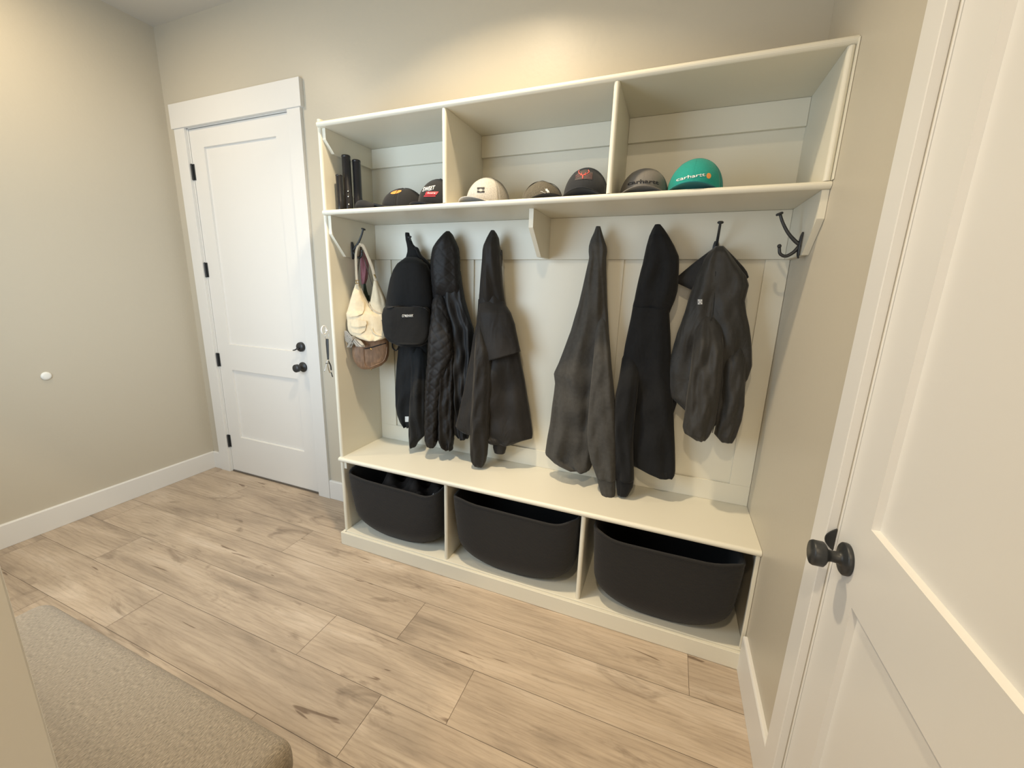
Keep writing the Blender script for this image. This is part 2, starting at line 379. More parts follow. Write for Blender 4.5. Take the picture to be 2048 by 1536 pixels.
part('cubby_floor', (BX0+.022, -.0065, .062), (XR-.001, -.372, .084))
part('toe_kick', (BX0-.004, -.3725, .001), (XR-.001, -.388, .078), .002)
part('side_return', (BX0-.004, -.001, .001), (BX0+.014, -.372, .078), .002)
for x in (2.1535, 2.8405): vnosed('shelf_divider', x-.010, x+.010, -.371, -.0065, 1.8265, 2.1875)
for x in (2.144, 2.8385): vnosed('cubby_divider', x-.0105, x+.0105, -.364, -.0065, .0845, .5115)
vnosed('end_panel', XR-.024, XR-.0035, -.371, -.0065, 1.8265, 2.1875)
part('end_stile', (XR-.015, -.352, .0845), (XR-.001, -.366, .5115))
part('scribe_strip', (XR-.004, -.0065, 1.8265), (XR-.0005, -.385, 2.2))
# cleats with an angled front end
def cleat(name, x0, x1, z1, h, yfront, drop, yend, zb=None):
    bm = bmesh.new(); zb = z1-h
    prof = [(-.0065, z1), (yfront, z1), (yfront, z1-drop), (yend, zb), (-.0065, zb)]
    rings(bm, [[Vector((x, y, z)) for y, z in prof] for x in (x0, x1)])
    o = obj(name, bm, B, bi); return o
cleat('side_cleat', BX0+.0215, BX0+.040, 2.1875, .097, -.350, .048, -.300)
cleat('side_cleat', BX0+.0215, BX0+.040, 1.8025, .187, -.350, .085, -.262)
cleat('side_cleat', XR-.021, XR-.001, 1.8025, .187, -.362, .085, -.262)
cleat('side_cleat', BX0+.0215, BX0+.038, .5115, .075, -.352, .045, -.300)
cleat('shelf_bracket', 2.510, 2.529, 1.8025, .183, -.290, .075, -.160)
# rails and battens over the back panel
for x0, x1 in ((BX0+.0405, 2.143), (2.164, 2.830), (2.851, XR-.0245)): part('top_rail', (x0, -.0062, 2.092), (x1, -.025, 2.1875))
part('hook_rail', (BX0+.0405, -.0062, 1.617), (XR-.0215, -.025, 1.8025))
part('bottom_rail', (BX0+.0215, -.0062, .5375), (XR-.001, -.016, .632), .001)
for x0, x1 in ((BX0+.0215, 1.600), (2.039, 2.123), (2.795, 2.878), (3.430, XR-.001)): part('batten', (x0, -.0062, .6322), (x1, -.016, 1.6168), .001)

# ------------------------------------------------------------------ coat hooks
def hook_mesh(part_):
    bm = bmesh.new()
    if part_ == 'plate':
        pts = []
        tube(bm, [(0, -.002, .045), (0, -.0045, .03), (0, -.006, .0), (0, -.0045, -.03), (0, -.002, -.042)], [.007, .011, .013, .011, .006], flat=(.35, 1), up=(0, -1, 0), n=14)
    elif part_ == 'up':
        tube(bm, [(0, -.006, .005), (0, -.022, .018), (0, -.046, .045), (0, -.066, .078), (0, -.078, .105)], [.0065, .0062, .0055, .005, .0048])
        lathe(bm, [(0, 0), (.010, .0008), (.0115, .003), (.0115, .006), (.009, .0085), (0, .009)], (0, -.0785, .103), (0, -.35, .94), 20)
    else:
        tube(bm, [(0, -.006, -.002), (0, -.020, -.022), (0, -.040, -.034), (0, -.058, -.026), (0, -.064, -.006)], [.0065, .006, .0056, .0052, .005])
        lathe(bm, [(0, -.007), (.005, -.0055), (.0072, 0), (.005, .0055), (0, .007)], (0, -.0645, .0), (0, -.3, 1), 16)
    return bm
def coat_hook(loc, label, rz=0):
    t = thing('coat_hook', (0, 0, 0), label, 'coat hook', 'black double coat hooks along the rail')
    obj('back_plate', hook_mesh('plate'), metal_m, t, smooth=True); obj('upper_prong', hook_mesh('up'), metal_m, t, smooth=True); obj('lower_prong', hook_mesh('low'), metal_m, t, smooth=True)
    t.location = loc; t.rotation_euler[2] = rz
    return t
HZ = 1.648
hk0 = coat_hook((XR-.0215, -.236, HZ), 'bare black double hook on the right end of the bench recess', -PI/2)
hkd = [(1.800, 'black double hook behind the strap of the backpack'), (2.035, 'black double hook under the hood of the quilted coat'), (2.285, 'black double hook under the hood of the long dark coat'),
       (2.775, 'black double hook under the top of the charcoal sweatshirt'), (3.012, 'black double hook under the hood of the black hoodie'), (3.249, 'black double hook holding the short dark jacket by its collar')]
for x, l in hkd:
    c = copy_tree(hk0, (x-.008, -.025, HZ-(.004 if x > 3.2 else .03)), l); c.rotation_euler[2] = 0
c = copy_tree(hk0, (BX0+.0405, -.215, HZ), 'black double hook on the left end holding the handbags'); c.rotation_euler[2] = PI/2

# ------------------------------------------------------------------ soft goods
def horiz(v): v = Vector((v.x, v.y, 0)); return v.normalized()
def ringdef(uL, vL, uR, vR, yc, b, turn=.5, ywall=-.03):
    um, vm = (uL+uR)/2, (vL+vR)/2; y = yc
    for it in range(4):
        C = at(um, vm, 1, y); view = horiz(C-CAM); p = Vector((view.y, -view.x, 0))   # to the right across the view
        ang = math.atan2(p.y, p.x)*turn; h = Vector((math.cos(ang), math.sin(ang), 0)); d = Vector((-h.y, h.x, 0))
        dep = (C-CAM).dot(_f)
        wh = abs(uR-uL)/2/F*dep/ max(.3, abs(p.dot(R2)))
        wh = wh
        hp, dp = abs(h.dot(p)), abs(d.dot(p))
        bb = min(b, .8*wh/max(dp, 1e-3), wh*1.4)
        a = math.sqrt(max(wh*wh-(bb*dp)**2, 1e-8))/hp
        ext = math.sqrt((a*h.y)**2+(bb*d.y)**2)
        ny = min(yc, ywall-ext)
        if abs(ny-y) < .0005: break
        y = ny
    dz = -((vR-vL)/2)/F*dep
    return C, h*a + Vector((0, 0, dz)), d*bb
def loft(bm, rows, yc=-.12, b=.05, turn=.5, fold=0.1, nf=5, seed=0, M=70, N=72, quilt=None, drift=2.0, sq=2.3, hem=True, ywall=-.03, emerge=0, sink=0):
    """rows: (uL, uR, v) or (uL, vL, uR, vR[, b[, y]]) in photo pixels -> closed cloth volume with folds"""
    R = []
    for r in rows:
        if len(r) == 3: r = (r[0], r[2], r[1], r[2])
        bb = r[4] if len(r) > 4 else b; yy = r[5] if len(r) > 5 else yc
        R.append(ringdef(*r[:4], yy, bb, turn, ywall))
    def stack(i):
        return [x[i] for x in R]
    # arc length resampling (linear between rows keeps the traced outline)
    Ls = [0]
    for a, c in zip(R, R[1:]): Ls.append(Ls[-1] + max((c[0]-a[0]).length, .002))
    tot = Ls[-1]; rnd = random.Random(seed); ph = [rnd.uniform(0, 2*PI) for _ in range(6)]
    out = []
    for j in range(M+1):
        s = tot*j/M; k = 0
        while k < len(Ls)-2 and Ls[k+1] < s: k += 1
        t = (s-Ls[k])/(Ls[k+1]-Ls[k]); 
        C = R[k][0].lerp(R[k+1][0], t); A = R[k][1].lerp(R[k+1][1], t); D = R[k][2].lerp(R[k+1][2], t)
        sn = s/tot; ring = []
        if emerge:
            e_ = max(0, 1-sn/.32); e_ = e_*e_*(3-2*e_); C = C + horiz(C-CAM)*emerge*e_; k_ = .35+.65*min(1, sn/.10)**.7; A = A*k_; D = D*k_
        fa = fold*min(1, .25+sn*1.6)
        if sink:
            e_ = max(0, (sn-.72)/.28); C = C + horiz(C-CAM)*sink*e_*e_; D = D*(1-.35*e_*e_)
        for i in range(N):
            th = 2*PI*i/N; c, sn_ = math.cos(th), math.sin(th)
            cx = math.copysign(abs(c)**(2/sq), c); sx = math.copysign(abs(sn_)**(2/sq), sn_)
            w = 1-.75*abs(c)**2.5
            f = fa*w*(math.sin(nf*th+ph[0]+drift*s*3+1.2*math.sin(s*7+ph[3]))*.6 + math.sin((nf*1.7+1)*th-drift*s*4+ph[1]+1.0*math.sin(s*11+ph[4]))*.35 + .3*math.sin(s*38+3*c+ph[2]+2*math.sin(th*2+ph[5])))
            q = 0
            p = C + A*cx*(1+f*.15) + D*sx*(1+f)
            if quilt:
                qs, qa = quilt; xx = (A.length+D.length)*th*.5/qs; zz = s/qs
                u1, u2 = (xx+zz), (xx-zz)
                g = min(abs(u1-round(u1)), abs(u2-round(u2)))
                q = qa*(min(1, g/.22)**.6-.75)
                nrm = (A.normalized()*c + D.normalized()*sn_)
                p += nrm*q
            ring.append(p)
        out.append(ring)
    if hem:
        last = out[-1]; c = sum(last, Vector())/N
        out.append([c+(p-c)*.9+Vector((0, 0, .002)) for p in last]); out.append([c+(p-c)*.8+Vector((0, 0, .03)) for p in last])
    vs = rings(bm, out, True, True)
    return out
def cloth(name, mt, parent, *lofts, **kw):
    bm = bmesh.new()
    for rows, k in lofts: loft(bm, rows, **k)
    return obj(name, bm, mt, parent, smooth=True)
def bvh_of(objs):
    vs, fs = [], []
    bpy.context.view_layer.update()
    for o in objs:
        n = len(vs); vs += [o.matrix_world @ v.co for v in o.data.vertices]; fs += [[n+i for i in p.vertices] for p in o.data.polygons]
    return BVHTree.FromPolygons(vs, fs)
def hit(tree, u, v, off=.0015, fallback=None):
    d = ray(u, v).normalized(); loc, nrm, i, dist = tree.ray_cast(CAM, d)
    if loc is None:
        if fallback is None: return None
        loc = at(u, v, 1, fallback); l2, n2, i2, d2_ = tree.find_nearest(loc); return l2 + (n2 if n2.dot(d) < 0 else -n2)*off
    if nrm.dot(d) > 0: nrm = -nrm
    return loc + nrm*off
def decal_poly(name, pts, tree, mt, parent, off=.0015, th=.0012, res=2.5, fallback=-.3):
    """a thin patch sewn on a surface; outline given in photo pixels"""
    bm = bmesh.new(); vs = [bm.verts.new((x, y, 0)) for x, y in pts]; bm.faces.new(vs)
    return _decal(bm, name, tree, mt, parent, off, th, res, fallback)
def _decal(bm, name, tree, mt, parent, off, th, res, fallback):
    bmesh.ops.triangulate(bm, faces=bm.faces[:])
    for it in range(5):
        es = [e for e in bm.edges if e.calc_length() > res]
        if not es: break
        bmesh.ops.subdivide_edges(bm, edges=es, cuts=1, use_grid_fill=False)
        bmesh.ops.triangulate(bm, faces=bm.faces[:])
    for v in bm.verts: v.co = hit(tree, v.co.x, v.co.y, off, fallback)
    g = bmesh.ops.extrude_face_region(bm, geom=bm.faces[:])
    for v in [x for x in g['geom'] if isinstance(x, bmesh.types.BMVert)]: v.co += (CAM-v.co).normalized()*th
    return obj(name, bm, mt, parent)
def text_bm(txt, fn, spacing=1.0, shear=0.0, bold=0.0):
    """text as 2D faces with fn mapping (x 0..1, y in units of cap height) to photo pixels"""
    cu = bpy.data.curves.new('t', 'FONT'); cu.body = txt; cu.size = 1; cu.space_character = spacing; cu.shear = shear; cu.offset = bold; cu.resolution_u = 3
    o = bpy.data.objects.new('t', cu); COL.objects.link(o); bpy.context.view_layer.update()
    me = bpy.data.meshes.new_from_object(o.evaluated_get(bpy.context.evaluated_depsgraph_get()))
    bpy.data.objects.remove(o); bm = bmesh.new(); bm.from_mesh(me); bpy.data.meshes.remove(me)
    x0 = min(v.co.x for v in bm.verts); x1 = max(v.co.x for v in bm.verts)
    for v in bm.verts:
        u, w = fn((v.co.x-x0)/(x1-x0), v.co.y/.73); v.co = (u, w, 0)
    return bm
def writing(name, txt, fn, tree, mt, parent, off=.0018, th=.0008, fallback=-.3, **k):
    return _decal(text_bm(txt, fn, **k), name, tree, mt, parent, off, th, 4.0, fallback)

def fabric(name, col, rough=.85, sc=260, st=.35, var=.12, vs=60, sheen=.06, stretch=(1,1,1), spec=.3, wr=0):
    return mat(name, col, rough, (sc, st, .0015), var=var, vscale=vs, sheen=sheen, stretch=stretch, spec=spec, wrinkle=wr)
blk = fabric('black_backpack_canvas', (0.008, 0.008, 0.008), wr=.35)
blk2 = fabric('black_hoodie_fleece', (0.0075, 0.008, 0.009), .95, wr=.6)
char = fabric('charcoal_sweatshirt_fleece', (0.052, 0.050, 0.046), .95, wr=.55)
quilt_m = mat('dark_quilted_nylon', (0.010, 0.0088, 0.0086), .62, (90, .25, .002), spec=.35, wrinkle=.3)
quilt_in = mat('black_lining', (0.009, 0.009, 0.010), .65, (60, .3, .003), wrinkle=.8)
parka_m = fabric('dark_brown_parka_shell', (0.013, 0.011, 0.0095), .66, 120, .2, sheen=.1, wr=.7)
jack_m = fabric('dark_grey_jacket_shell', (0.028, 0.0265, 0.024), .58, 140, .3, sheen=.1, wr=.9)
jack_in = fabric('jacket_lining', (0.016, 0.016, 0.017), .8, wr=.7)
jkt0 = fabric('black_soft_jacket', (0.010, 0.0105, 0.011), .8, wr=.7)
white_m = mat('white_print', (0.75, 0.75, 0.72), .6)

def z21(rows): return [tuple((740+r[i]*.3386 if i in (0, 1) else 440+r[i]*.3386) for i in range(3)) for r in rows]
def z22(rows): return [tuple((1050+r[i]*.3775 if i in (0, 1) else 430+r[i]*.3775) for i in range(3)) for r in rows]
def z15(rows): return [tuple((560+r[i]*.2344 if i in (0, 1) else 440+r[i]*.2344) for i in range(3)) for r in rows]

# -- jacket behind the backpack
t = thing('soft_jacket', at(820, 800, 1, -.10), 'black jacket hanging behind and below the black backpack', 'jacket')
cloth('body', jkt0, t, (z21([(200, 300, 330), (175, 330, 500), (168, 332, 700), (170, 332, 780), (160, 330, 900), (155, 325, 1000), (154, 300, 1100), (163, 285, 1150), (180, 260, 1195), (198, 240, 1220)]), dict(yc=-.07, b=.03, fold=0.425, nf=4, seed=2)))
cloth('sleeve', jkt0, t, (z21([(240, 335, 760), (245, 330, 900), (240, 328, 1020), (232, 325, 1120), (230, 322, 1200), (230, 322, 1270), (231, 285, 1310), (234, 272, 1336)]), dict(yc=-.125, b=.035, fold=0.51, nf=3, emerge=.07, seed=5)))
tr = bvh_of(t.children)
decal_poly('care_tag', [(740+x*.3386, 440+y*.3386) for x, y in ((207, 1160), (229, 1160), (229, 1192), (207, 1192))], tr, white_m, t, fallback=-.1)
# -- backpack
t = thing('backpack', at(820, 600, 1, -.15), 'black backpack hung by its top loop on a hook', 'backpack')
bod = cloth('main_compartment', blk, t, (z21([(215, 285, 222), (195, 310, 240), (168, 340, 262), (145, 356, 300), (128, 364, 350), (118, 370, 400), (108, 374, 460), (100, 376, 520), (98, 376, 580), (98, 374, 640), (108, 365, 690), (130, 350, 720), (170, 320, 735)]), dict(yc=-.125, b=.085, fold=0.05, nf=3, seed=3, sq=2.8, turn=.7)))
pk = cloth('front_pocket', blk, t, (z21([(100, 330, 512), (88, 345, 525), (80, 350, 560), (80, 350, 600), (84, 348, 650), (95, 340, 690), (120, 325, 718), (165, 300, 730)]), dict(yc=-.205, b=.045, fold=0.06, nf=4, seed=4, sq=3, turn=.7)))
bm = bmesh.new(); P = lambda x, y, yy: at(740+x*.3386, 440+y*.3386, 1, yy)
loft(bm, z21([(209, 231, 75), (208, 234, 88), (212, 245, 120), (218, 256, 145), (222, 280, 168), (222, 290, 190), (215, 296, 215), (205, 300, 250)]), yc=-.095, b=.013, fold=0.05, nf=2, seed=6, M=30, N=40, hem=False)
obj('carry_loop', bm, blk, t, smooth=True)
bm = bmesh.new(); tube(bm, [P(268, 165, -.10), P(278, 172, -.10), P(295, 210, -.10), P(325, 240, -.09), P(352, 275, -.085), P(362, 330, -.08)], .014, flat=(.5, 1)); obj('shoulder_strap', bm, blk, t, smooth=True)
bm = bmesh.new(); tube(bm, [P(132, 720, -.17), P(135, 755, -.17), P(155, 770, -.17), P(172, 745, -.17), P(180, 725, -.17)], .006, flat=(1, .5)); obj('side_loop', bm, blk, t, smooth=True)
tr = bvh_of([bod, pk])
zr = [(100, 522), (140, 513), (200, 508), (260, 510), (320, 520), (345, 540)]
bm = bmesh.new(); tube(bm, [hit(tr, 740+x*.3386, 440+y*.3386, .001, -.2) for x, y in zr], .0028, k=4, n=6); obj('zipper', bm, quilt_in, pk, smooth=True)
writing('lettering', 'GYMSHARK', lambda x, y: (804.3+x*22.3, 634.5-x*.6-y*5.6), tr, white_m, pk, fallback=-.25, bold=.012)

# -- quilted coat
t = thing('quilted_coat', at(885, 680, 1, -.12), 'dark quilted puffer coat hung by its hood', 'coat')
cloth('hood', quilt_m, t, (z21([(450, 472, 67), (432, 488, 85), (412, 500, 110), (392, 512, 135), (372, 524, 168), (362, 529, 220), (360, 530, 280), (364, 534, 340), (368, 540, 400), (372, 545, 460)]), dict(yc=-.105, b=.06, fold=0.1, nf=4, seed=11, sink=.03, quilt=(.05, .0022), M=100, N=110, hem=False)))
cloth('lining', quilt_in, t, (z21([(440, 535, 300), (430, 545, 380), (430, 560, 470), (440, 580, 540), (450, 612, 640), (460, 612, 720), (470, 608, 800), (480, 600, 900), (490, 592, 1000), (495, 588, 1100), (498, 585, 1200), (500, 588, 1255), (520, 585, 1283)]), dict(yc=-.085, b=.045, fold=0.51, nf=5, seed=12)))
cloth('sleeve', quilt_m, t, (z21([(368, 450, 400), (366, 462, 470), (365, 470, 540), (356, 480, 620), (346, 488, 700), (343, 490, 790), (338, 470, 860), (332, 445, 930), (328, 430, 1000), (326, 418, 1080), (325, 410, 1160), (324, 402, 1240), (326, 400, 1300), (338, 388, 1335)]), dict(yc=-.165, b=.045, fold=0.12, nf=4, emerge=.07, seed=13, quilt=(.058, .0045), M=130, N=110)))
cloth('front_panel', quilt_m, t, (z21([(430, 500, 560), (425, 510, 700), (415, 505, 850), (410, 500, 950), (402, 498, 1080), (400, 497, 1200), (402, 497, 1290), (415, 492, 1330), (440, 490, 1352)]), dict(yc=-.13, b=.05, fold=0.34, nf=4, emerge=.06, seed=14, quilt=(.055, .0030), M=110, N=100)))
# -- dark parka
t = thing('long_coat', at(990, 680, 1, -.12), 'long dark brown hooded coat with a back yoke flap', 'coat')
cloth('body', parka_m, t, (z21([(645, 790, 440), (640, 812, 540), (632, 838, 600), (612, 860, 680), (598, 880, 770), (585, 895, 850), (568, 915, 950), (550, 930, 1040), (530, 942, 1120), (512, 952, 1190), (500, 957, 1240), (540, 955, 1268), (650, 900, 1290), (700, 850, 1312)]), dict(yc=-.095, b=.055, fold=0.272, nf=5, seed=21, M=90, N=100)))
cloth('hood', parka_m, t, (z21([(715, 735, 61), (704, 749, 80), (690, 762, 108), (672, 766, 150), (666, 774, 180), (663, 776, 230), (657, 779, 300), (650, 785, 380), (643, 795, 460), (640, 802, 510)]), dict(yc=-.115, b=.055, fold=0.238, nf=4, seed=22, sink=.03, hem=False)))
cloth('yoke_flap', parka_m, t, ([(740+a*.3386, 440+c*.3386, 740+b_*.3386, 440+d*.3386) for a, c, b_, d in ((652, 440, 788, 440), (646, 500, 803, 500), (642, 560, 832, 545), (648, 640, 855, 610), (662, 720, 868, 680), (678, 780, 880, 735), (693, 835, 888, 770))], dict(yc=-.135, b=.045, fold=0.07, nf=3, seed=23, emerge=.05, M=50)))
cloth('sleeve', parka_m, t, (z21([(630, 660, 470), (632, 680, 560), (625, 700, 680), (618, 712, 780), (612, 716, 880), (606, 715, 1000), (598, 706, 1100), (592, 702, 1200), (590, 700, 1300), (592, 694, 1380), (598, 685, 1425), (620, 672, 1450), (640, 662, 1458)]), dict(yc=-.165, b=.038, fold=0.306, nf=3, emerge=.07, seed=24)))
cloth('cuff', parka_m, t, (z21([(735, 808, 1280), (728, 808, 1320), (727, 805, 1345), (735, 798, 1372)]), dict(yc=-.10, b=.03, fold=0.1, nf=3, seed=25, M=20)))
bm = bmesh.new(); lathe(bm, [(0, -.004), (.008, -.003), (.009, 0), (.008, .003), (0, .004)], P(770, 200, -.112), (.7, -.7, 0), 16); obj('toggle', bm, metal_m, t, smooth=True)
# -- charcoal sweatshirt
t = thing('sweatshirt', at(1170, 760, 1, -.12), 'charcoal fleece sweatshirt hanging with its arms down', 'sweatshirt')
def Pz(r): return [(1050+a*.3775, 430+c*.3775, 1050+b_*.3775, 430+d*.3775) for a, c, b_, d in r]
cloth('body', char, t, (z22([(377, 399, 61), (366, 408, 95), (350, 418, 130), (341, 430, 165), (339, 433, 190), (342, 428, 230), (326, 428, 300), (304, 430, 400), (286, 432, 480), (268, 436, 540), (246, 440, 620), (218, 446, 700), (182, 452, 795), (158, 450, 850), (164, 440, 900), (156, 420, 960), (146, 400, 1030), (134, 380, 1120), (120, 368, 1200), (107, 352, 1280), (150, 350, 1315), (225, 340, 1340), (265, 300, 1350)]), dict(yc=-.10, b=.055, fold=0.34, nf=5, seed=31, M=100, N=100)))
cloth('sleeve', char, t, (z22([(385, 428, 480), (375, 436, 600), (368, 448, 720), (360, 458, 820), (352, 466, 900), (346, 472, 980), (339, 477, 1070), (334, 479, 1160), (338, 480, 1240), (352, 480, 1310), (372, 478, 1360), (382, 478, 1390)]), dict(yc=-.165, b=.045, fold=0.221, nf=3, emerge=.07, seed=32, hem=False)))
cloth('cuff', char, t, (z22([(383, 478, 1385), (388, 476, 1420), (398, 475, 1455), (410, 473, 1492)]), dict(yc=-.165, b=.035, fold=0.06, nf=9, seed=33, M=20)))
# -- black hoodie
t = thing('hoodie', at(1290, 760, 1, -.12), 'black hooded sweatshirt hung by its hood between the charcoal sweatshirt and the short jacket', 'hoodie')
cloth('hood', blk2, t, (z22([(690, 716, 51), (677, 735, 78), (664, 755, 112), (651, 782, 165), (641, 803, 220), (633, 804, 260), (622, 802, 300), (610, 800, 350), (600, 794, 400), (590, 780, 450), (580, 766, 485), (576, 754, 520)]), dict(yc=-.11, b=.06, fold=0.238, nf=4, seed=41, sink=.035, hem=False, M=80)))
cloth('body', blk2, t, (z22([(580, 752, 490), (570, 754, 550), (556, 757, 620), (540, 758, 700), (528, 760, 780), (518, 762, 860), (512, 765, 940), (515, 768, 1030), (525, 772, 1130), (540, 775, 1220), (555, 778, 1300), (575, 779, 1335), (640, 780, 1362), (700, 779, 1378)]), dict(yc=-.095, b=.05, fold=0.272, nf=4, seed=42, M=90)))
cloth('sleeve', blk2, t, (z22([(525, 600, 700), (512, 600, 800), (500, 596, 880), (483, 590, 960), (474, 580, 1040), (473, 572, 1120), (476, 568, 1200), (480, 570, 1280), (482, 573, 1350), (484, 573, 1395)]), dict(yc=-.155, b=.042, fold=0.238, nf=3, emerge=.07, seed=43, hem=False)))
cloth('cuff', blk2, t, (z22([(484, 573, 1388), (486, 568, 1430), (490, 545, 1476)]), dict(yc=-.155, b=.034, fold=0.06, nf=9, seed=44, M=18)))
# -- short jacket
t = thing('jacket', at(1430, 680, 1, -.10), 'short dark grey zip jacket hung by its collar below a hook', 'jacket')
cloth('collar', jack_in, t, (Pz([(1008, 172, 1046, 165), (975, 200, 1062, 188), (935, 235, 1080, 215), (900, 268, 1100, 245), (868, 300, 1120, 275), (840, 328, 1132, 300), (817, 352, 1138, 328), (850, 372, 1110, 360), (900, 398, 1080, 395)]), dict(yc=-.085, b=.032, fold=0.18, nf=4, seed=51, M=50)))
cloth('body', jack_m, t, (z22([(1012, 1046, 166), (985, 1066, 195), (962, 1088, 235), (945, 1118, 285), (930, 1140, 320), (918, 1152, 368), (908, 1143, 405), (892, 1131, 450), (876, 1136, 520), (858, 1145, 580), (838, 1150, 640), (822, 1152, 700), (806, 1150, 780), (790, 1130, 850), (785, 1080, 920), (800, 1060, 980), (840, 1050, 1020), (880, 1042, 1060), (960, 1030, 1100), (990, 1015, 1112)]), dict(yc=-.10, b=.05, fold=0.306, nf=5, seed=52, M=100, N=100)))
cloth('lining', jack_in, t, (Pz([(880, 420, 930, 420), (850, 560, 900, 560), (812, 680, 880, 680), (766, 775, 860, 775), (764, 850, 840, 850), (768, 920, 820, 920), (770, 1000, 800, 1000), (772, 1076, 778, 1080)]), dict(yc=-.065, b=.02, fold=0.2, nf=3, seed=56, M=50)))
cloth('sleeve', jack_m, t, (z22([(935, 1010, 480), (915, 1030, 580), (905, 1035, 680), (895, 1030, 780), (885, 1020, 880), (874, 1010, 960), (866, 1000, 1030), (856, 990, 1090), (849, 975, 1130), (855, 962, 1160), (900, 950, 1187)]), dict(yc=-.16, b=.045, fold=0.306, nf=4, emerge=.07, seed=53)))
cloth('sleeve', jack_m, t, (z22([(1070, 1150, 600), (1062, 1152, 700), (1055, 1152, 800), (1050, 1150, 900), (1046, 1146, 1000), (1036, 1132, 1080), (1022, 1115, 1130), (1014, 1103, 1165), (1040, 1092, 1197)]), dict(yc=-.125, b=.04, fold=0.272, nf=3, emerge=.07, seed=54)))
tr = bvh_of([o for o in t.children])
lb = decal_poly('logo_tag', [(1050+x*.3775, 430+y*.3775) for x, y in ((915, 446), (940, 446), (940, 474), (915, 474))], tr, mat('grey_tag', (.22, .22, .22), .7), t, fallback=-.12)
for i, (x_, y_, w_) in enumerate(((1397, 599.5, 3), (1401, 599.5, 3), (1398, 603, 5), (1397, 606.5, 2.5), (1401, 606, 3))): decal_poly('tag_print', [(x_, y_), (x_+w_, y_), (x_+w_, y_+1.8), (x_, y_+1.8)], tr, white_m, lb, off=.0032, fallback=-.12)
bm = bmesh.new(); PZ = lambda x, y, yy: at(1050+x*.3775, 430+y*.3775, 1, yy)
tube(bm, [PZ(1020, 1080, -.135), PZ(1008, 1108, -.135), PZ(1000, 1125, -.135), PZ(993, 1153, -.135)], .0035, flat=(1, .4)); obj('zip_pull', bm, metal_m, t, smooth=True)
tube_b = bmesh.new(); tube(tube_b, [hit(tr, 1050+x*.3775, 430+y*.3775, .001, -.12) for x, y in ((1010, 300), (1000, 480), (985, 560))], .0012, k=6, n=6); obj('seam', tube_b, jack_in, t, smooth=True)

# -- bags on the left hook
cream = fabric('cream_canvas', (0.66, 0.56, 0.39), .85, 300, .3, var=.06, sheen=.1, wr=.5)
cream_d = fabric('cream_canvas_strap', (0.50, 0.41, 0.29), .85, 300, .3, var=.06)
tan = mat('brown_woven_leather', (0.215, 0.125, 0.070), .55, (190, .5, .002), var=.25, vscale=90, stretch=(1, 1, .35))
brass = mat('aged_brass', (0.45, 0.33, 0.15), .35, metal=1)
hs = at(725, 497, 0, 1.56)
G = lambda x, y, yy: at(560+x*.2344, 440+y*.2344, 1, yy)
# scarf
t = thing('scarf', at(730, 540, 1, -.2), 'dusty pink scarf hanging behind the straps of the handbags', 'scarf')
cloth('cloth', fabric('dusty_pink_knit', (0.30, 0.13, 0.15), .9), t, (z15([(690, 712, 265), (690, 735, 310), (688, 752, 380), (694, 750, 440), (698, 742, 500), (702, 726, 550)]), dict(yc=-.155, b=.018, fold=0.4, nf=4, seed=61, turn=.3, M=40)))
cloth('tail', fabric('dark_green_knit', (0.035, 0.055, 0.04), .9), t, (z15([(712, 730, 545), (716, 740, 600), (720, 755, 650), (728, 768, 690)]), dict(yc=-.16, b=.012, fold=0.3, nf=3, seed=62, turn=.3, M=24)))
# brown crossbody
t = thing('crossbody_bag', at(730, 710, 1, -.25), 'small brown woven crossbody bag hanging lowest on the left hook', 'handbag')
bb = cloth('body', tan, t, (z15([(650, 905, 985), (640, 915, 1030), (636, 917, 1080), (634, 917, 1120), (637, 914, 1160), (648, 900, 1200), (672, 860, 1238), (700, 800, 1262), (735, 765, 1268)]), dict(yc=-.20, b=.045, fold=0.03, nf=3, seed=63, sq=3.2, turn=.8, hem=False)))
tr = bvh_of([bb])
fr_ = [(712, 1095), (716, 1180), (728, 1240), (760, 1255), (820, 1235), (880, 1205), (905, 1150), (912, 1080)]
bm = bmesh.new(); tube(bm, [hit(tr, 560+x*.2344, 440+y*.2344, .001, -.24) for x, y in fr_], .0028, k=6, n=8); obj('piping', bm, tan, t, smooth=True)
bm = bmesh.new(); tube(bm, [hit(tr, 560+x*.2344, 440+y*.2344, .001, -.24) for x, y in ((722, 1098), (770, 1090), (830, 1072), (905, 1050))], .003, k=6, n=8); obj('zipper', bm, quilt_in, t, smooth=True)
bm = bmesh.new(); tube(bm, [G(772, 1095, -.262), G(780, 1108, -.265)], .003, k=2); obj('zip_pull', bm, brass, t)
bm = bmesh.new(); tube(bm, [G(775, 1262, -.21), G(776, 1282, -.21)], .003, k=2); obj('charm', bm, brass, t)
houndm = bpy.data.materials.new('black_white_gingham'); houndm.use_nodes = True; nt = houndm.node_tree
ck = nt.nodes.new('ShaderNodeTexChecker'); ck.inputs['Scale'].default_value = 230; ck.inputs[1].default_value = (.03, .03, .03, 1); ck.inputs[2].default_value = (.55, .50, .42, 1)
tcn = nt.nodes.new('ShaderNodeTexCoord'); nt.links.new(tcn.outputs['Object'], ck.inputs[0]); nt.links.new(ck.outputs[0], nt.nodes['Principled BSDF'].inputs['Base Color']); nt.nodes['Principled BSDF'].inputs['Roughness'].default_value = .9
bm = bmesh.new(); kw = dict(fold=.25, nf=4, M=24, N=40, turn=.3, hem=False)
loft(bm, Pz([((a-1050)/.3775, (c-430)/.3775, (b_-1050)/.3775, (d-430)/.3775) for a, c, b_, d in ((689, 661, 690, 682), (697, 662, 695, 687), (703, 670, 702, 684), (706, 676, 706, 682))]), yc=-.30, b=.016, seed=64, **kw)
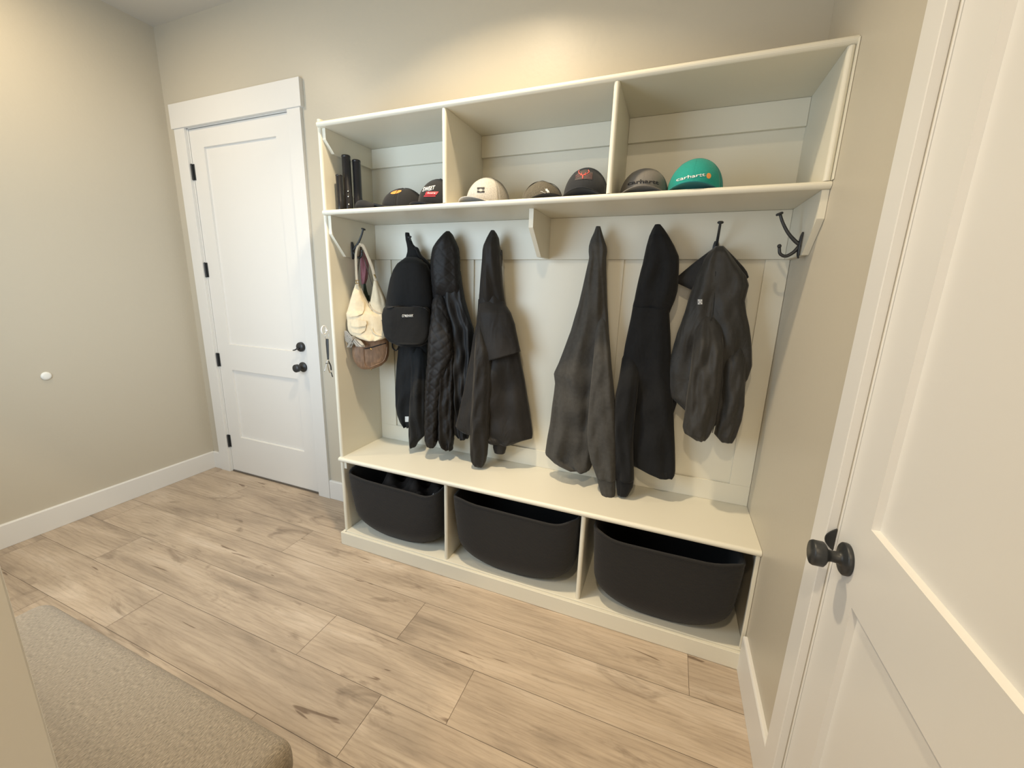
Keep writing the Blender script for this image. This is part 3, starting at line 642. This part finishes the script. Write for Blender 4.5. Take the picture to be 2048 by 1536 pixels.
loft(bm, z15([(612, 640, 1005), (600, 640, 1030), (585, 630, 1060), (572, 615, 1085)]), yc=-.298, b=.012, seed=65, **kw)
loft(bm, z15([(618, 650, 1005), (625, 690, 1030), (640, 715, 1060), (655, 722, 1080)]), yc=-.294, b=.012, seed=66, **kw)
loft(bm, z15([(600, 640, 992), (596, 645, 1008), (602, 640, 1025)]), yc=-.302, b=.014, seed=67, **kw)
o = obj('bow', bm, houndm, t, smooth=True); o['label'] = 'black and white gingham bow'
bm = bmesh.new()
tube(bm, [G(650, 1010, -.215), G(640, 760, -.20), G(655, 500, -.20), G(685, 260, -.20), G(690, 225, -.20), G(700, 260, -.19), G(775, 520, -.17), G(860, 800, -.17), G(900, 1000, -.18)], .0055, flat=(1, .4)); obj('strap', bm, fabric('gingham_strap', (.12, .10, .08), .9, var=.6, vs=400), t, smooth=True)
# cream shoulder bag
t = thing('shoulder_bag', at(735, 640, 1, -.28), 'cream canvas shoulder bag with two pockets on the left hook', 'handbag')
cb = cloth('body', cream, t,
  (z15([(645, 683, 548), (638, 692, 575), (625, 708, 620), (610, 735, 680), (597, 765, 735), (588, 800, 775), (583, 860, 800), (585, 876, 820), (592, 884, 860), (594, 895, 900), (600, 905, 940), (615, 908, 970), (650, 905, 995), (690, 885, 1012), (740, 840, 1026)]), dict(yc=-.235, b=.042, fold=0.1, nf=5, seed=71, sq=2.6, turn=.75, hem=False, M=90, N=90)),
  (z15([(800, 832, 520), (796, 850, 560), (790, 872, 610), (783, 892, 660), (775, 905, 710), (782, 910, 750), (800, 906, 800), (840, 900, 850)]), dict(yc=-.195, b=.028, fold=0.12, nf=4, seed=72, turn=.75, hem=False)))
tr = bvh_of([cb])
def patch(name, pts, off=.001, th=.006, mt=cream, par=t):
    o = decal_poly(name, [(560+x*.2344, 440+y*.2344) for x, y in pts], tr, mt, par, off, th, 3, -.27); 
    return o
patch('flap_pocket', [(615, 700), (650, 688), (712, 690), (720, 700), (716, 770), (705, 800), (660, 820), (600, 828), (586, 812), (590, 780)])
patch('lower_pocket', [(600, 860), (640, 848), (735, 860), (738, 900), (725, 945), (690, 968), (620, 960), (603, 930)], th=.004)
patch('pocket_fold', [(600, 860), (640, 846), (736, 862), (740, 885), (730, 905), (655, 915), (612, 905)], th=.009)
bm = bmesh.new(); tube(bm, [hit(tr, 560+x*.2344, 440+y*.2344, .001, -.26) for x, y in ((690, 585), (712, 640), (745, 705), (790, 760), (835, 790), (872, 798))], .0035, k=6, n=8); obj('top_binding', bm, cream_d, t, smooth=True)
for k_, pts in enumerate(([(785, 925), (800, 960), (840, 985), (890, 990)], [(770, 700), (765, 740), (785, 770)])):
    bm = bmesh.new(); tube(bm, [hit(tr, 560+x*.2344, 440+y*.2344, .001, -.26) for x, y in pts], .004, k=6, n=8); obj('crease_seam', bm, cream, t, smooth=True)
bm = bmesh.new(); tube(bm, [G(663, 560, -.262), G(655, 500, -.262), G(650, 400, -.255), G(648, 300, -.24), G(660, 235, -.225), G(680, 212, -.215)], .0085, flat=(.28, 1), up=(0, -1, 0))
tube(bm, [G(690, 215, -.215), G(712, 222, -.21), G(745, 300, -.20), G(785, 400, -.195), G(808, 490, -.195), G(815, 530, -.195)], .0085, flat=(.28, 1), up=(0, -1, 0)); tube(bm, [G(676, 214, -.215), G(684, 210, -.215), G(694, 216, -.215)], .0085, flat=(.28, 1), up=(0, -1, 0))
obj('strap', bm, cream_d, t, smooth=True)
bm = bmesh.new(); c_ = G(661, 528, -.268); 
tube(bm, [c_+Vector((-.010, 0, -.008)), c_+Vector((.010, 0, -.008)), c_+Vector((.010, 0, .008)), c_+Vector((-.010, 0, .008)), c_+Vector((-.010, 0, -.008))], .002, k=1, n=8)
obj('buckle', bm, brass, t)
bm = bmesh.new(); tube(bm, [G(800, 465, -.2), G(818, 495, -.2)], .003, k=2); obj('buckle', bm, brass, t)

# -- key ring on the outside of the bench side
t = thing('key_hook', (BX0, -.33, 1.18), 'white ring key hook stuck on the left outer side of the bench', 'key hook')
kc = at(648, 660, 0, BX0-.018)
bm = bmesh.new(); kk = at(662, 662, 0, BX0); 
cx = kc; n = 28; rr = .0165
path = [cx+Vector((0*rr, math.cos(2*PI*i/n)*rr*1.0, math.sin(2*PI*i/n)*rr*1.25)) for i in range(n+1)]
tube(bm, path, .0032, k=1, n=8); tube(bm, [cx+Vector((.000, rr*.6, -.002)), cx+Vector((.019, rr*.3, -.002))], .0038, k=2)
obj('ring', bm, mat('white_plastic', (.85, .85, .84), .35), t, smooth=True)
K = lambda x, y, dx=.012: at(580+x*.0911, 640+y*.0911, 0, BX0-dx)
t = thing('key_bunch', K(830, 700), 'bunch of keys with a black leather fob hanging from the white ring', 'keys')
bm = bmesh.new(); tube(bm, [K(775, 330), K(770, 380), K(800, 415), K(845, 380), K(850, 280)], .0011, k=6, n=6); obj('key_ring', bm, mat('steel', (.55, .55, .55), .3, metal=1), t, smooth=True)
bm = bmesh.new(); tube(bm, [K(815, 415), K(818, 520), K(828, 700), K(838, 870)], [.0095, .010, .0085, .006], flat=(.35, 1), up=(0, 1, 0), n=12); obj('fob', bm, mat('black_leather', (.02, .022, .022), .5, (80, .3, .002)), t, smooth=True)
for i, (pts, r_, mt_) in enumerate((([K(820, 880), K(800, 960), K(750, 1130)], .0022, 'steel'), ([K(830, 890), K(830, 990), K(850, 1090), K(880, 1160)], .0045, 'brasskey'), ([K(840, 890), K(890, 1000), K(905, 1100)], .005, 'black_leather'), ([K(905, 1150), K(935, 1250)], .004, 'black_leather'), ([K(790, 950), K(850, 950)], .005, 'black_leather'))):
    m_ = MATS.get(mt_) or mat('pale_brass', (.55, .48, .36), .4, metal=.8)
    bm = bmesh.new(); tube(bm, pts, r_, k=5, n=8, flat=(.3, 1), up=(0, 1, 0)); obj('key' if i < 2 else 'car_fob', bm, m_, t, smooth=True)

# ------------------------------------------------------------------ baskets
def basket_mat():
    M = bpy.data.materials.new('black_cotton_rope'); M.use_nodes = True; nt = M.node_tree; b = nt.nodes['Principled BSDF']
    b.inputs['Base Color'].default_value = (.0105, .0095, .009, 1); b.inputs['Roughness'].default_value = .9; b.inputs['Sheen Weight'].default_value = .08
    tc = nt.nodes.new('ShaderNodeTexCoord'); n = nt.nodes.new('ShaderNodeTexNoise'); n.inputs['Scale'].default_value = 220
    nt.links.new(tc.outputs['Object'], n.inputs['Vector']); bp = nt.nodes.new('ShaderNodeBump'); bp.inputs['Strength'].default_value = .4; bp.inputs['Distance'].default_value = .002
    nt.links.new(n.outputs[0], bp.inputs['Height']); nt.links.new(bp.outputs[0], b.inputs['Normal']); return M
bask_m = basket_mat()
def basket(cx, cy, wx, wy, h, seed, label, sag=.02, zb=.085):
    """coiled rope basket: superellipse footprint, rounded bottom, soft rim"""
    t = thing('rope_basket', (cx, cy, zb), label, 'basket', 'black rope baskets in the cubbies under the bench')
    rnd = random.Random(seed); ph = [rnd.uniform(0, 6.28) for _ in range(4)]
    N = 120; coil = .0075; rows = int(h/coil*5)
    def pt(th, s, inset=0):
        # s: 0..1 height
        k = 1 - .34*(1-min(1, s/.42))**2.6           # bottom rounding
        k *= .97+.03*s
        a = (wx/2)*k-inset; b = (wy/2)*k-inset; e = 2/(2.7+4.3*min(1, s/.9))
        c, s_ = math.cos(th), math.sin(th)
        x = a*math.copysign(abs(c)**e, c); y = b*math.copysign(abs(s_)**e, s_)
        w = .006*math.sin(3*th+ph[0]+s*2)*s
        x += w*c; y += w*s_*.5
        z = h*s - (sag*math.exp(-((th-4.71+.25*math.sin(ph[1]))/.55)**2) + .007*math.sin(4*th+ph[2]))*s**3
        return Vector((cx+x, cy+y, zb+z))
    bm = bmesh.new(); rs = []
    rs.append([pt(2*PI*i/N, 0, .02)+Vector((0, 0, .001)) for i in range(N)])
    for j in range(rows+1):
        s = j/rows; rip = .0011*(1-abs(math.cos(PI*j/5)))
        rs.append([pt(2*PI*i/N, s, -rip) for i in range(N)])
    rs.append([pt(2*PI*i/N, 1, .004)+Vector((0, 0, .004)) for i in range(N)])
    for j in range(rows, -1, -6): rs.append([pt(2*PI*i/N, max(j/rows, .02), .010)+Vector((0, 0, .004)) for i in range(N)])
    rings(bm, rs); obj('body', bm, bask_m, t, smooth=True)
    bm = bmesh.new(); tube(bm, [pt(2*PI*i/60, 1.0, .003)+Vector((0, 0, .003)) for i in range(61)], .0058, k=1, n=8); obj('rim', bm, bask_m, t, smooth=True)
    return t, pt
b1, pt1 = basket(1.807, -.205, .588, .352, .365, 1, 'black rope basket stuffed with dark clothes in the left cubby', .035)
b2, pt2 = basket(2.492, -.205, .630, .366, .372, 2, 'black rope basket in the middle cubby', .012)
b3, pt3 = basket(3.180, -.212, .585, .376, .372, 3, 'black rope basket in the right cubby beside the wall', .012)
# dark clothes heaped in the left basket
t = thing('folded_garments', (1.82, -.2, .35), 'dark rumpled clothes lying in the left basket', 'clothes')
bm = bmesh.new(); rnd = random.Random(5)
n, m2 = 40, 24
V_ = [[None]*(n+1) for _ in range(m2+1)]
for j in range(m2+1):
    for i in range(n+1):
        x = 1.57+.47*i/n; y = -.32+.25*j/m2; r_ = max(abs(i/n-.5), abs(j/m2-.5))*2
        z = .375+.035*math.sin(i*.45+j*.3)+.02*math.sin(i*.9-j*.5)-.10*r_**4
        V_[j][i] = bm.verts.new((x, y, z))
for j in range(m2):
    for i in range(n): bm.faces.new((V_[j][i], V_[j][i+1], V_[j+1][i+1], V_[j+1][i]))
g = bmesh.ops.extrude_face_region(bm, geom=bm.faces[:])
for v in [x for x in g['geom'] if isinstance(x, bmesh.types.BMVert)]: v.co.z -= .05
obj('bundle', bm, fabric('dark_brown_cloth', (.022, .017, .014)), t, smooth=True)
boxo('white_tag', (2.032, -.300, .38), (2.034, -.292, .405), white_m, t, bevel=0)

# ------------------------------------------------------------------ caps on the shelf
ZS = 1.826
def cap(loc, rz, label, crown_m, brim_m, w=.172, l=.195, h=.118, flat=0.0, back_m=None, tilt=0.0, brim_curve=.034, brim_len=.072, peak=.0, extra_name='baseball_cap', pitch=0.0, under_m=None, eyelets=True):
    """local frame: front towards -y"""
    t = thing(extra_name, (0, 0, 0), label, 'cap', 'caps on the shelf')
    N, M = 64, 26
    def P(th, s):
        # s 0 base .. 1 top;   th=-90deg is the front
        c, s_ = math.cos(th), math.sin(th)
        r = (1-s**2.35)**.5 if s < 1 else 0
        fr = max(0, -s_)
        bx = w/2*c*r; by = l/2*s_*r
        z = h*s*(1+0)
        # steep structured front panel
        by -= fr**2*.012*math.sin(PI*min(1, s*1.1))*(1-s)
        z += peak*fr*math.sin(PI*s)
        z -= flat*h*s*.3*(.5+.5*math.sin(2.3*th+1))
        return Vector((bx, by, z))
    def grp(f0, f1, mt, name):
        bm = bmesh.new(); vs = []
        for j in range(M+1):
            s = (j/M)**.85*.999
            row = []
            for i in range(f0, f1+1):
                th = 2*PI*i/N; p = P(th, s)
                seam = min(abs(((th*6/(2*PI)) % 1)-.5), 1)
                p *= 1 - .010*math.exp(-((.5-seam)/.03)**2) if False else 1
                row.append(bm.verts.new(p))
            vs.append(row)
        for a, b in zip(vs, vs[1:]):
            for i in range(len(a)-1): bm.faces.new((a[i], a[i+1], b[i+1], b[i]))
        bmesh.ops.remove_doubles(bm, verts=bm.verts[:], dist=1e-5)
        bmesh.ops.recalc_face_normals(bm, faces=bm.faces[:])
        o = obj(name, bm, mt, t, smooth=True); md = o.modifiers.new('solid', 'SOLIDIFY'); md.thickness = .0022; md.offset = 0
        return o
    # front = th from 200deg to 340deg
    a0, a1 = int(N*198/360), int(N*342/360)
    parts = [grp(a0, a1, crown_m, 'front_panel'), grp(a1, a0+N, back_m or crown_m, 'back_panel')]
    bm = bmesh.new(); lathe(bm, [(0, 0), (.006, 0), (.0065, .002), (.004, .0042), (0, .0045)], P(0, .999)*1 + Vector((0, 0, -.001)), (0, 0, 1), 16); obj('button', bm, crown_m, t, smooth=True)
    # stitched seams
    bm = bmesh.new()
    for k in range(6):
        th = -PI/2 + k*PI/3; tube(bm, [P(th, s/10*.985)*1.004 for s in range(1, 11)], .0011, k=2, n=5)
    obj('seams', bm, crown_m, t, smooth=True)
    # sweatband
    bm = bmesh.new(); tube(bm, [P(2*PI*i/40, .03)*.985+Vector((0, 0, .006)) for i in range(41)], .010, k=1, n=6, flat=(1, .12), up=(0, 0, 1)); obj('sweatband', bm, under_m or crown_m, t, smooth=True)
    # brim
    bm = bmesh.new(); top, bot = [], []
    nx, ny = 28, 10
    for j in range(ny+1):
        q = j/ny; rt, rb = [], []
        for i in range(nx+1):
            th = math.radians(202 + 136*i/nx); c, s_ = math.cos(th), math.sin(th); p0 = P(th, .02)
            e = max(0, math.sin(PI*i/nx))**.62
            d = Vector((c*.35, s_, 0)).normalized(); p = p0 + d*(brim_len*e*q)
            z = .004 + brim_curve*(1-(p.x/(w/2))**2) - .006*q*1.0 - brim_curve + brim_curve*.92*1.0*(0)  # arch across
            z = .006 + brim_curve*((1-min(1, abs(p.x)/(w/2))**2))*q**.7 - .010*q
            rt.append(bm.verts.new((p.x, p.y, max(z, .0025)+.003))); rb.append(bm.verts.new((p.x, p.y, max(z, .0025))))
        top.append(rt); bot.append(rb)
    for L_, in ((top,), (bot,)):
        for a, b in zip(L_, L_[1:]):
            for i in range(nx): bm.faces.new((a[i], a[i+1], b[i+1], b[i]))
    for i in range(nx): bm.faces.new((top[-1][i], top[-1][i+1], bot[-1][i+1], bot[-1][i])); bm.faces.new((top[0][i], top[0][i+1], bot[0][i+1], bot[0][i]))
    br = obj('brim', bm, brim_m, t, smooth=True)
    t.location = (loc[0], loc[1]+.012, loc[2]+.0012); t.rotation_euler = (pitch, tilt, rz)
    bpy.context.view_layer.update()
    return t, parts, br
def cm(n, c, **k): return fabric(n, c, .85, 320, .25, var=k.pop('var', .06), vs=k.pop('vs', 200), sheen=.1)
teal_m = cm('teal_twill', (0.012, 0.27, 0.225)); teal_b = cm('teal_mesh', (0.010, 0.20, 0.19)); teal_u = cm('teal_brim', (.014, .19, .19))
gry = cm('heather_grey_wool', (0.44, 0.42, 0.39), var=.22, vs=260); gryb = cm('heather_grey_back', (0.25, 0.235, 0.21), var=.2)
mos = cm('dark_heather_brown', (0.085, 0.075, 0.055), var=.35, vs=240)
bkc = cm('black_cap_cotton', (0.012, 0.012, 0.013)); nav = cm('dark_navy_cap_cotton', (0.013, 0.015, 0.019))
dgr = cm('grey_cap_cotton', (0.155, 0.145, 0.13)); dgb = cm('grey_cap_mesh', (.10, .095, .088))
orange = mat('orange_patch', (0.75, 0.30, 0.07), .6); redm = mat('red_print', (0.62, 0.03, 0.045), .6); salm = mat('coral_thread', (0.85, 0.12, 0.10), .6)
blackt = mat('black_thread', (.012, .012, .014), .7); patchm = mat('dark_patch', (.05, .04, .04), .8)

# teal cap
t, ps, br = cap((3.130, -.232, ZS), math.radians(-6), 'teal cap with white lettering, rightmost on the shelf', teal_m, teal_u, w=.19, l=.205, h=.128, back_m=teal_b, brim_curve=.022, brim_len=.06)
tr = bvh_of(ps)
writing('lettering', 'carhartt', lambda x, y: (1353+x*57.5, 363.5-17.5*x+6.5*x*x-y*(6.6)), tr, white_m, ps[0], fallback=-.33, bold=.02)
decal_poly('emblem', [(1417+4.6*math.cos(a), 352+5.6*math.sin(a)) for a in [i*2*PI/20 for i in range(20)]], tr, orange, ps[0], fallback=-.33)
# grey cap with black lettering
t, ps, br = cap((2.950, -.228, ZS), math.radians(2), 'grey cap with black lettering beside the teal cap', dgr, dgr, w=.178, l=.20, h=.108, back_m=dgb, peak=.006, brim_curve=.020, brim_len=.06)
tr = bvh_of(ps)
writing('lettering', 'carhartt', lambda x, y: (1256+x*61, 371.5-19*x+17*x*x-y*7.4), tr, blackt, ps[0], fallback=-.33, bold=.022)
# dark cap with stag patch
t, ps, br = cap((2.722, -.212, ZS), math.radians(4), 'dark navy cap with a red antler patch beside the second divider', nav, nav, w=.182, l=.205, h=.133, brim_curve=.030, brim_len=.06)
tr = bvh_of(ps)
pt_ = decal_poly('flag_patch', [(900+x*.166, 310+y*.166) for x, y in ((1530, 235), (1575, 195), (1640, 175), (1680, 200), (1720, 215), (1712, 300), (1640, 292), (1560, 298), (1503, 308))], tr, patchm, ps[0], fallback=-.3)
def stroke(pts, r, off=.0032, parent=None, mt=None, name='stitching'):
    bm = bmesh.new()
    for pl_, rr_ in pts: tube(bm, [hit(tr, *q, off, -.3) for q in pl_], rr_, k=4, n=6)
    return obj(name, bm, mt, parent, smooth=True)
Z = lambda x, y: (900+x*.166, 310+y*.166)
stroke([([Z(1600, 292), Z(1602, 270), Z(1590, 245), Z(1565, 235), Z(1553, 212), Z(1562, 195)], .0013), ([Z(1600, 270), Z(1612, 246), Z(1650, 232), Z(1675, 212), Z(1665, 190)], .0013), ([Z(1592, 250), Z(1572, 252)], .0011), ([Z(1618, 248), Z(1640, 250)], .0011), ([Z(1588, 240), Z(1590, 222)], .0010), ([Z(1630, 238), Z(1632, 222)], .0010), ([Z(1600, 290), Z(1600, 268)], .0022)], .0032, parent=pt_, mt=salm, name='antlers')
for L_ in [[Z(1640, 235+i*17), Z(1680, 233+i*17), Z(1712, 236+i*17)] for i in range(4)] + [[Z(1515, 285-i*14), Z(1545, 272-i*14), Z(1570, 268-i*14)] for i in range(3)]: stroke([(L_, .0007)], .0032, parent=pt_, mt=mat('dull_red_thread', (.28, .12, .11), .7), name='stripe')
# low brown heather cap
t, ps, br = cap((2.534, -.205, ZS), math.radians(28), 'low dark brown heather cap with a small white animal print', mos, bkc, w=.178, l=.19, h=.098, brim_curve=.020, flat=.25)
tr = bvh_of(ps)
for i in range(8):
    x_ = 1094+i*15.5; y_ = 441+i*6.2; decal_poly('print_mark', [Z(x_, y_-4-2*(i % 2)), Z(x_+9, y_), Z(x_+8, y_+5), Z(x_-1, y_+1)], tr, white_m, ps[0], fallback=-.3)
decal_poly('animal_print', [Z(x, y) for x, y in ((1140, 408), (1152, 420), (1150, 434), (1166, 440), (1170, 462), (1176, 462), (1176, 446), (1184, 448), (1188, 468), (1194, 466), (1194, 440), (1180, 425), (1170, 414), (1168, 404), (1160, 414), (1148, 412))], tr, white_m, ps[0], fallback=-.3)
# light grey cap
t, ps, br = cap((2.290, -.225, ZS), math.radians(-12), 'light grey heather cap with a square wave logo in the middle cubby', gry, gry, w=.182, l=.21, h=.122, back_m=gryb, brim_curve=.020, brim_len=.06, under_m=dgr)
tr = bvh_of(ps)
for yo, sgn in ((392, 1), (455, -1)):
    pts = [Z(328, yo), Z(416, yo-2)] + [Z(416-i*11, yo+sgn*(20+7*math.sin(i*1.1))) for i in range(9)]
    decal_poly('logo', pts, tr, blackt, ps[0], fallback=-.3)
# SWEET cap
t, ps, br = cap((2.040, -.222, ZS), math.radians(-16), 'black cap with white SWEET lettering and a red banner beside the first divider', bkc, bkc, w=.190, l=.20, h=.134, brim_curve=.014, brim_len=.06, under_m=gry)
tr = bvh_of(ps); Y = lambda x, y: (640+x*.1465, 300+y*.1465)
writing('lettering', 'SWEET', lambda x, y: Y(1400+x*165+y*12, 572-30*x-y*(58)), tr, white_m, ps[0], fallback=-.3, bold=.03, shear=.15)
bn = decal_poly('banner', [Y(*q) for q in ((1455, 572), (1620, 570), (1590, 612), (1435, 614))], tr, redm, ps[0], fallback=-.3)
decal_poly('underline', [Y(*q) for q in ((1425, 624), (1580, 624), (1574, 636), (1418, 638))], tr, redm, ps[0], fallback=-.3)
writing('lettering', 'Score', lambda x, y: Y(1468+x*105+y*8, 604-y*26), tr, white_m, bn, off=.0034, fallback=-.3, bold=.01)
# black cap with orange patch
t, ps, br = cap((1.852, -.235, ZS), math.radians(-55), 'flattened black cap with an orange oval patch beside the SWEET cap', bkc, bkc, w=.17, l=.20, h=.106, brim_curve=.030, brim_len=.045, flat=.2, pitch=math.radians(0))
tr = bvh_of(ps)
decal_poly('oval_patch', [Y(1040+74*math.cos(a)+0, 578+20*math.sin(a)-18*math.cos(a)) for a in [i*2*PI/24 for i in range(24)]], tr, orange, ps[0], fallback=-.27)

# black tubes and pouch at the left end of the shelf
gloss = mat('glossy_black_plastic', (0.018, 0.017, 0.018), .28, spec=.5)
def tubeitem(x, y, r, h, label, studs=False):
    t = thing('storage_tube', (x, y, ZS), label, 'tube', 'black tubes at the left end of the shelf')
    bm = bmesh.new(); lathe(bm, [(0, 0), (r*1.04, 0), (r*1.06, .004), (r*1.06, h*.30), (r, h*.31), (r, h*.97), (r*.96, h*.985), (r*.7, h*.975), (0, h*.97)], (x, y, ZS), (0, 0, 1), 28); obj('body', bm, gloss, t, smooth=True)
    bm = bmesh.new(); lathe(bm, [(r*1.0, h*.962), (r*1.03, h*.965), (r*1.03, h*.99), (r*.93, h), (r*.85, h*.985)], (x, y, ZS), (0, 0, 1), 28); obj('cap_ring', bm, gloss, t, smooth=True)
    if studs:
        for z in (.045, .085, .112):
            bm = bmesh.new(); lathe(bm, [(0, 0), (.004, 0), (.0045, .001), (.003, .003), (0, .0035)], (x+r*.75, y-r*.75, ZS+z*.9), (.7, -.7, 0), 14); obj('stud', bm, mat('polished_nickel', (.8, .78, .72), .12, metal=1), t, smooth=True)
tubeitem(1.527, -.300, .0155, .170, 'shortest glossy black tube at the far left of the shelf')
tubeitem(1.537, -.255, .0205, .268, 'tallest glossy black tube with metal studs', True)
tubeitem(1.565, -.215, .020, .255, 'black tube standing right of the studded one')
t = thing('pouch', (1.68, -.27, ZS), 'low black fabric pouch lying beside the black tubes', 'pouch')
bm = bmesh.new(); rs = []
for j in range(15):
    q = j/14; k = max(.03, math.sin(PI*q)**.28); x = 1.598+.135*q
    rs.append([Vector((x, -.26+.05*k*math.cos(2*PI*i/28), ZS+.001+(.026+.006*math.sin(5*q+1))*k*(1+math.sin(2*PI*i/28)))) for i in range(28)])
rings(bm, rs); obj('body', bm, bkc, t, smooth=True)

# ------------------------------------------------------------------ upholstered bench in the foreground
lin = mat('oatmeal_linen', (0.27, 0.222, 0.162), .9, (430, .9, .003), var=.36, vscale=400, sheen=.15, stretch=(1, .3, 1))
struct(boxo('trim_10', (2.695, YF, 0), (2.712, YF-WT, 2.6), trim_m))
t = thing('upholstered_bench', (1.88, -1.70, 0), 'beige linen upholstered bench in the near left corner', 'bench')
bx0, bx1, by0, by1, bz0, bz1 = 1.345, 2.425, -1.505, -1.895, .375, .485
bm = bmesh.new(); box(bm, (bx0, by0, bz0), (bx1, by1, bz1)); o = obj('cushion', bm, lin, t, smooth=True, bevel=.045, seg=8)
bm = bmesh.new(); box(bm, (bx0+.02, by0-.02, bz0-.075), (bx1-.02, by1+.02, bz0+.004)); obj('apron', bm, lin, t, bevel=.006)
wood = mat('walnut_leg', (.12, .07, .04), .5)
for x in (bx0+.07, bx1-.07):
    for y in (by0-.06, by1+.06):
        bm = bmesh.new(); lathe(bm, [(0, 0), (.016, .001), (.024, bz0-.074), (0, bz0-.073)], (x, y, 0), (0, 0, 1), 20); obj('leg', bm, wood, t, smooth=True)
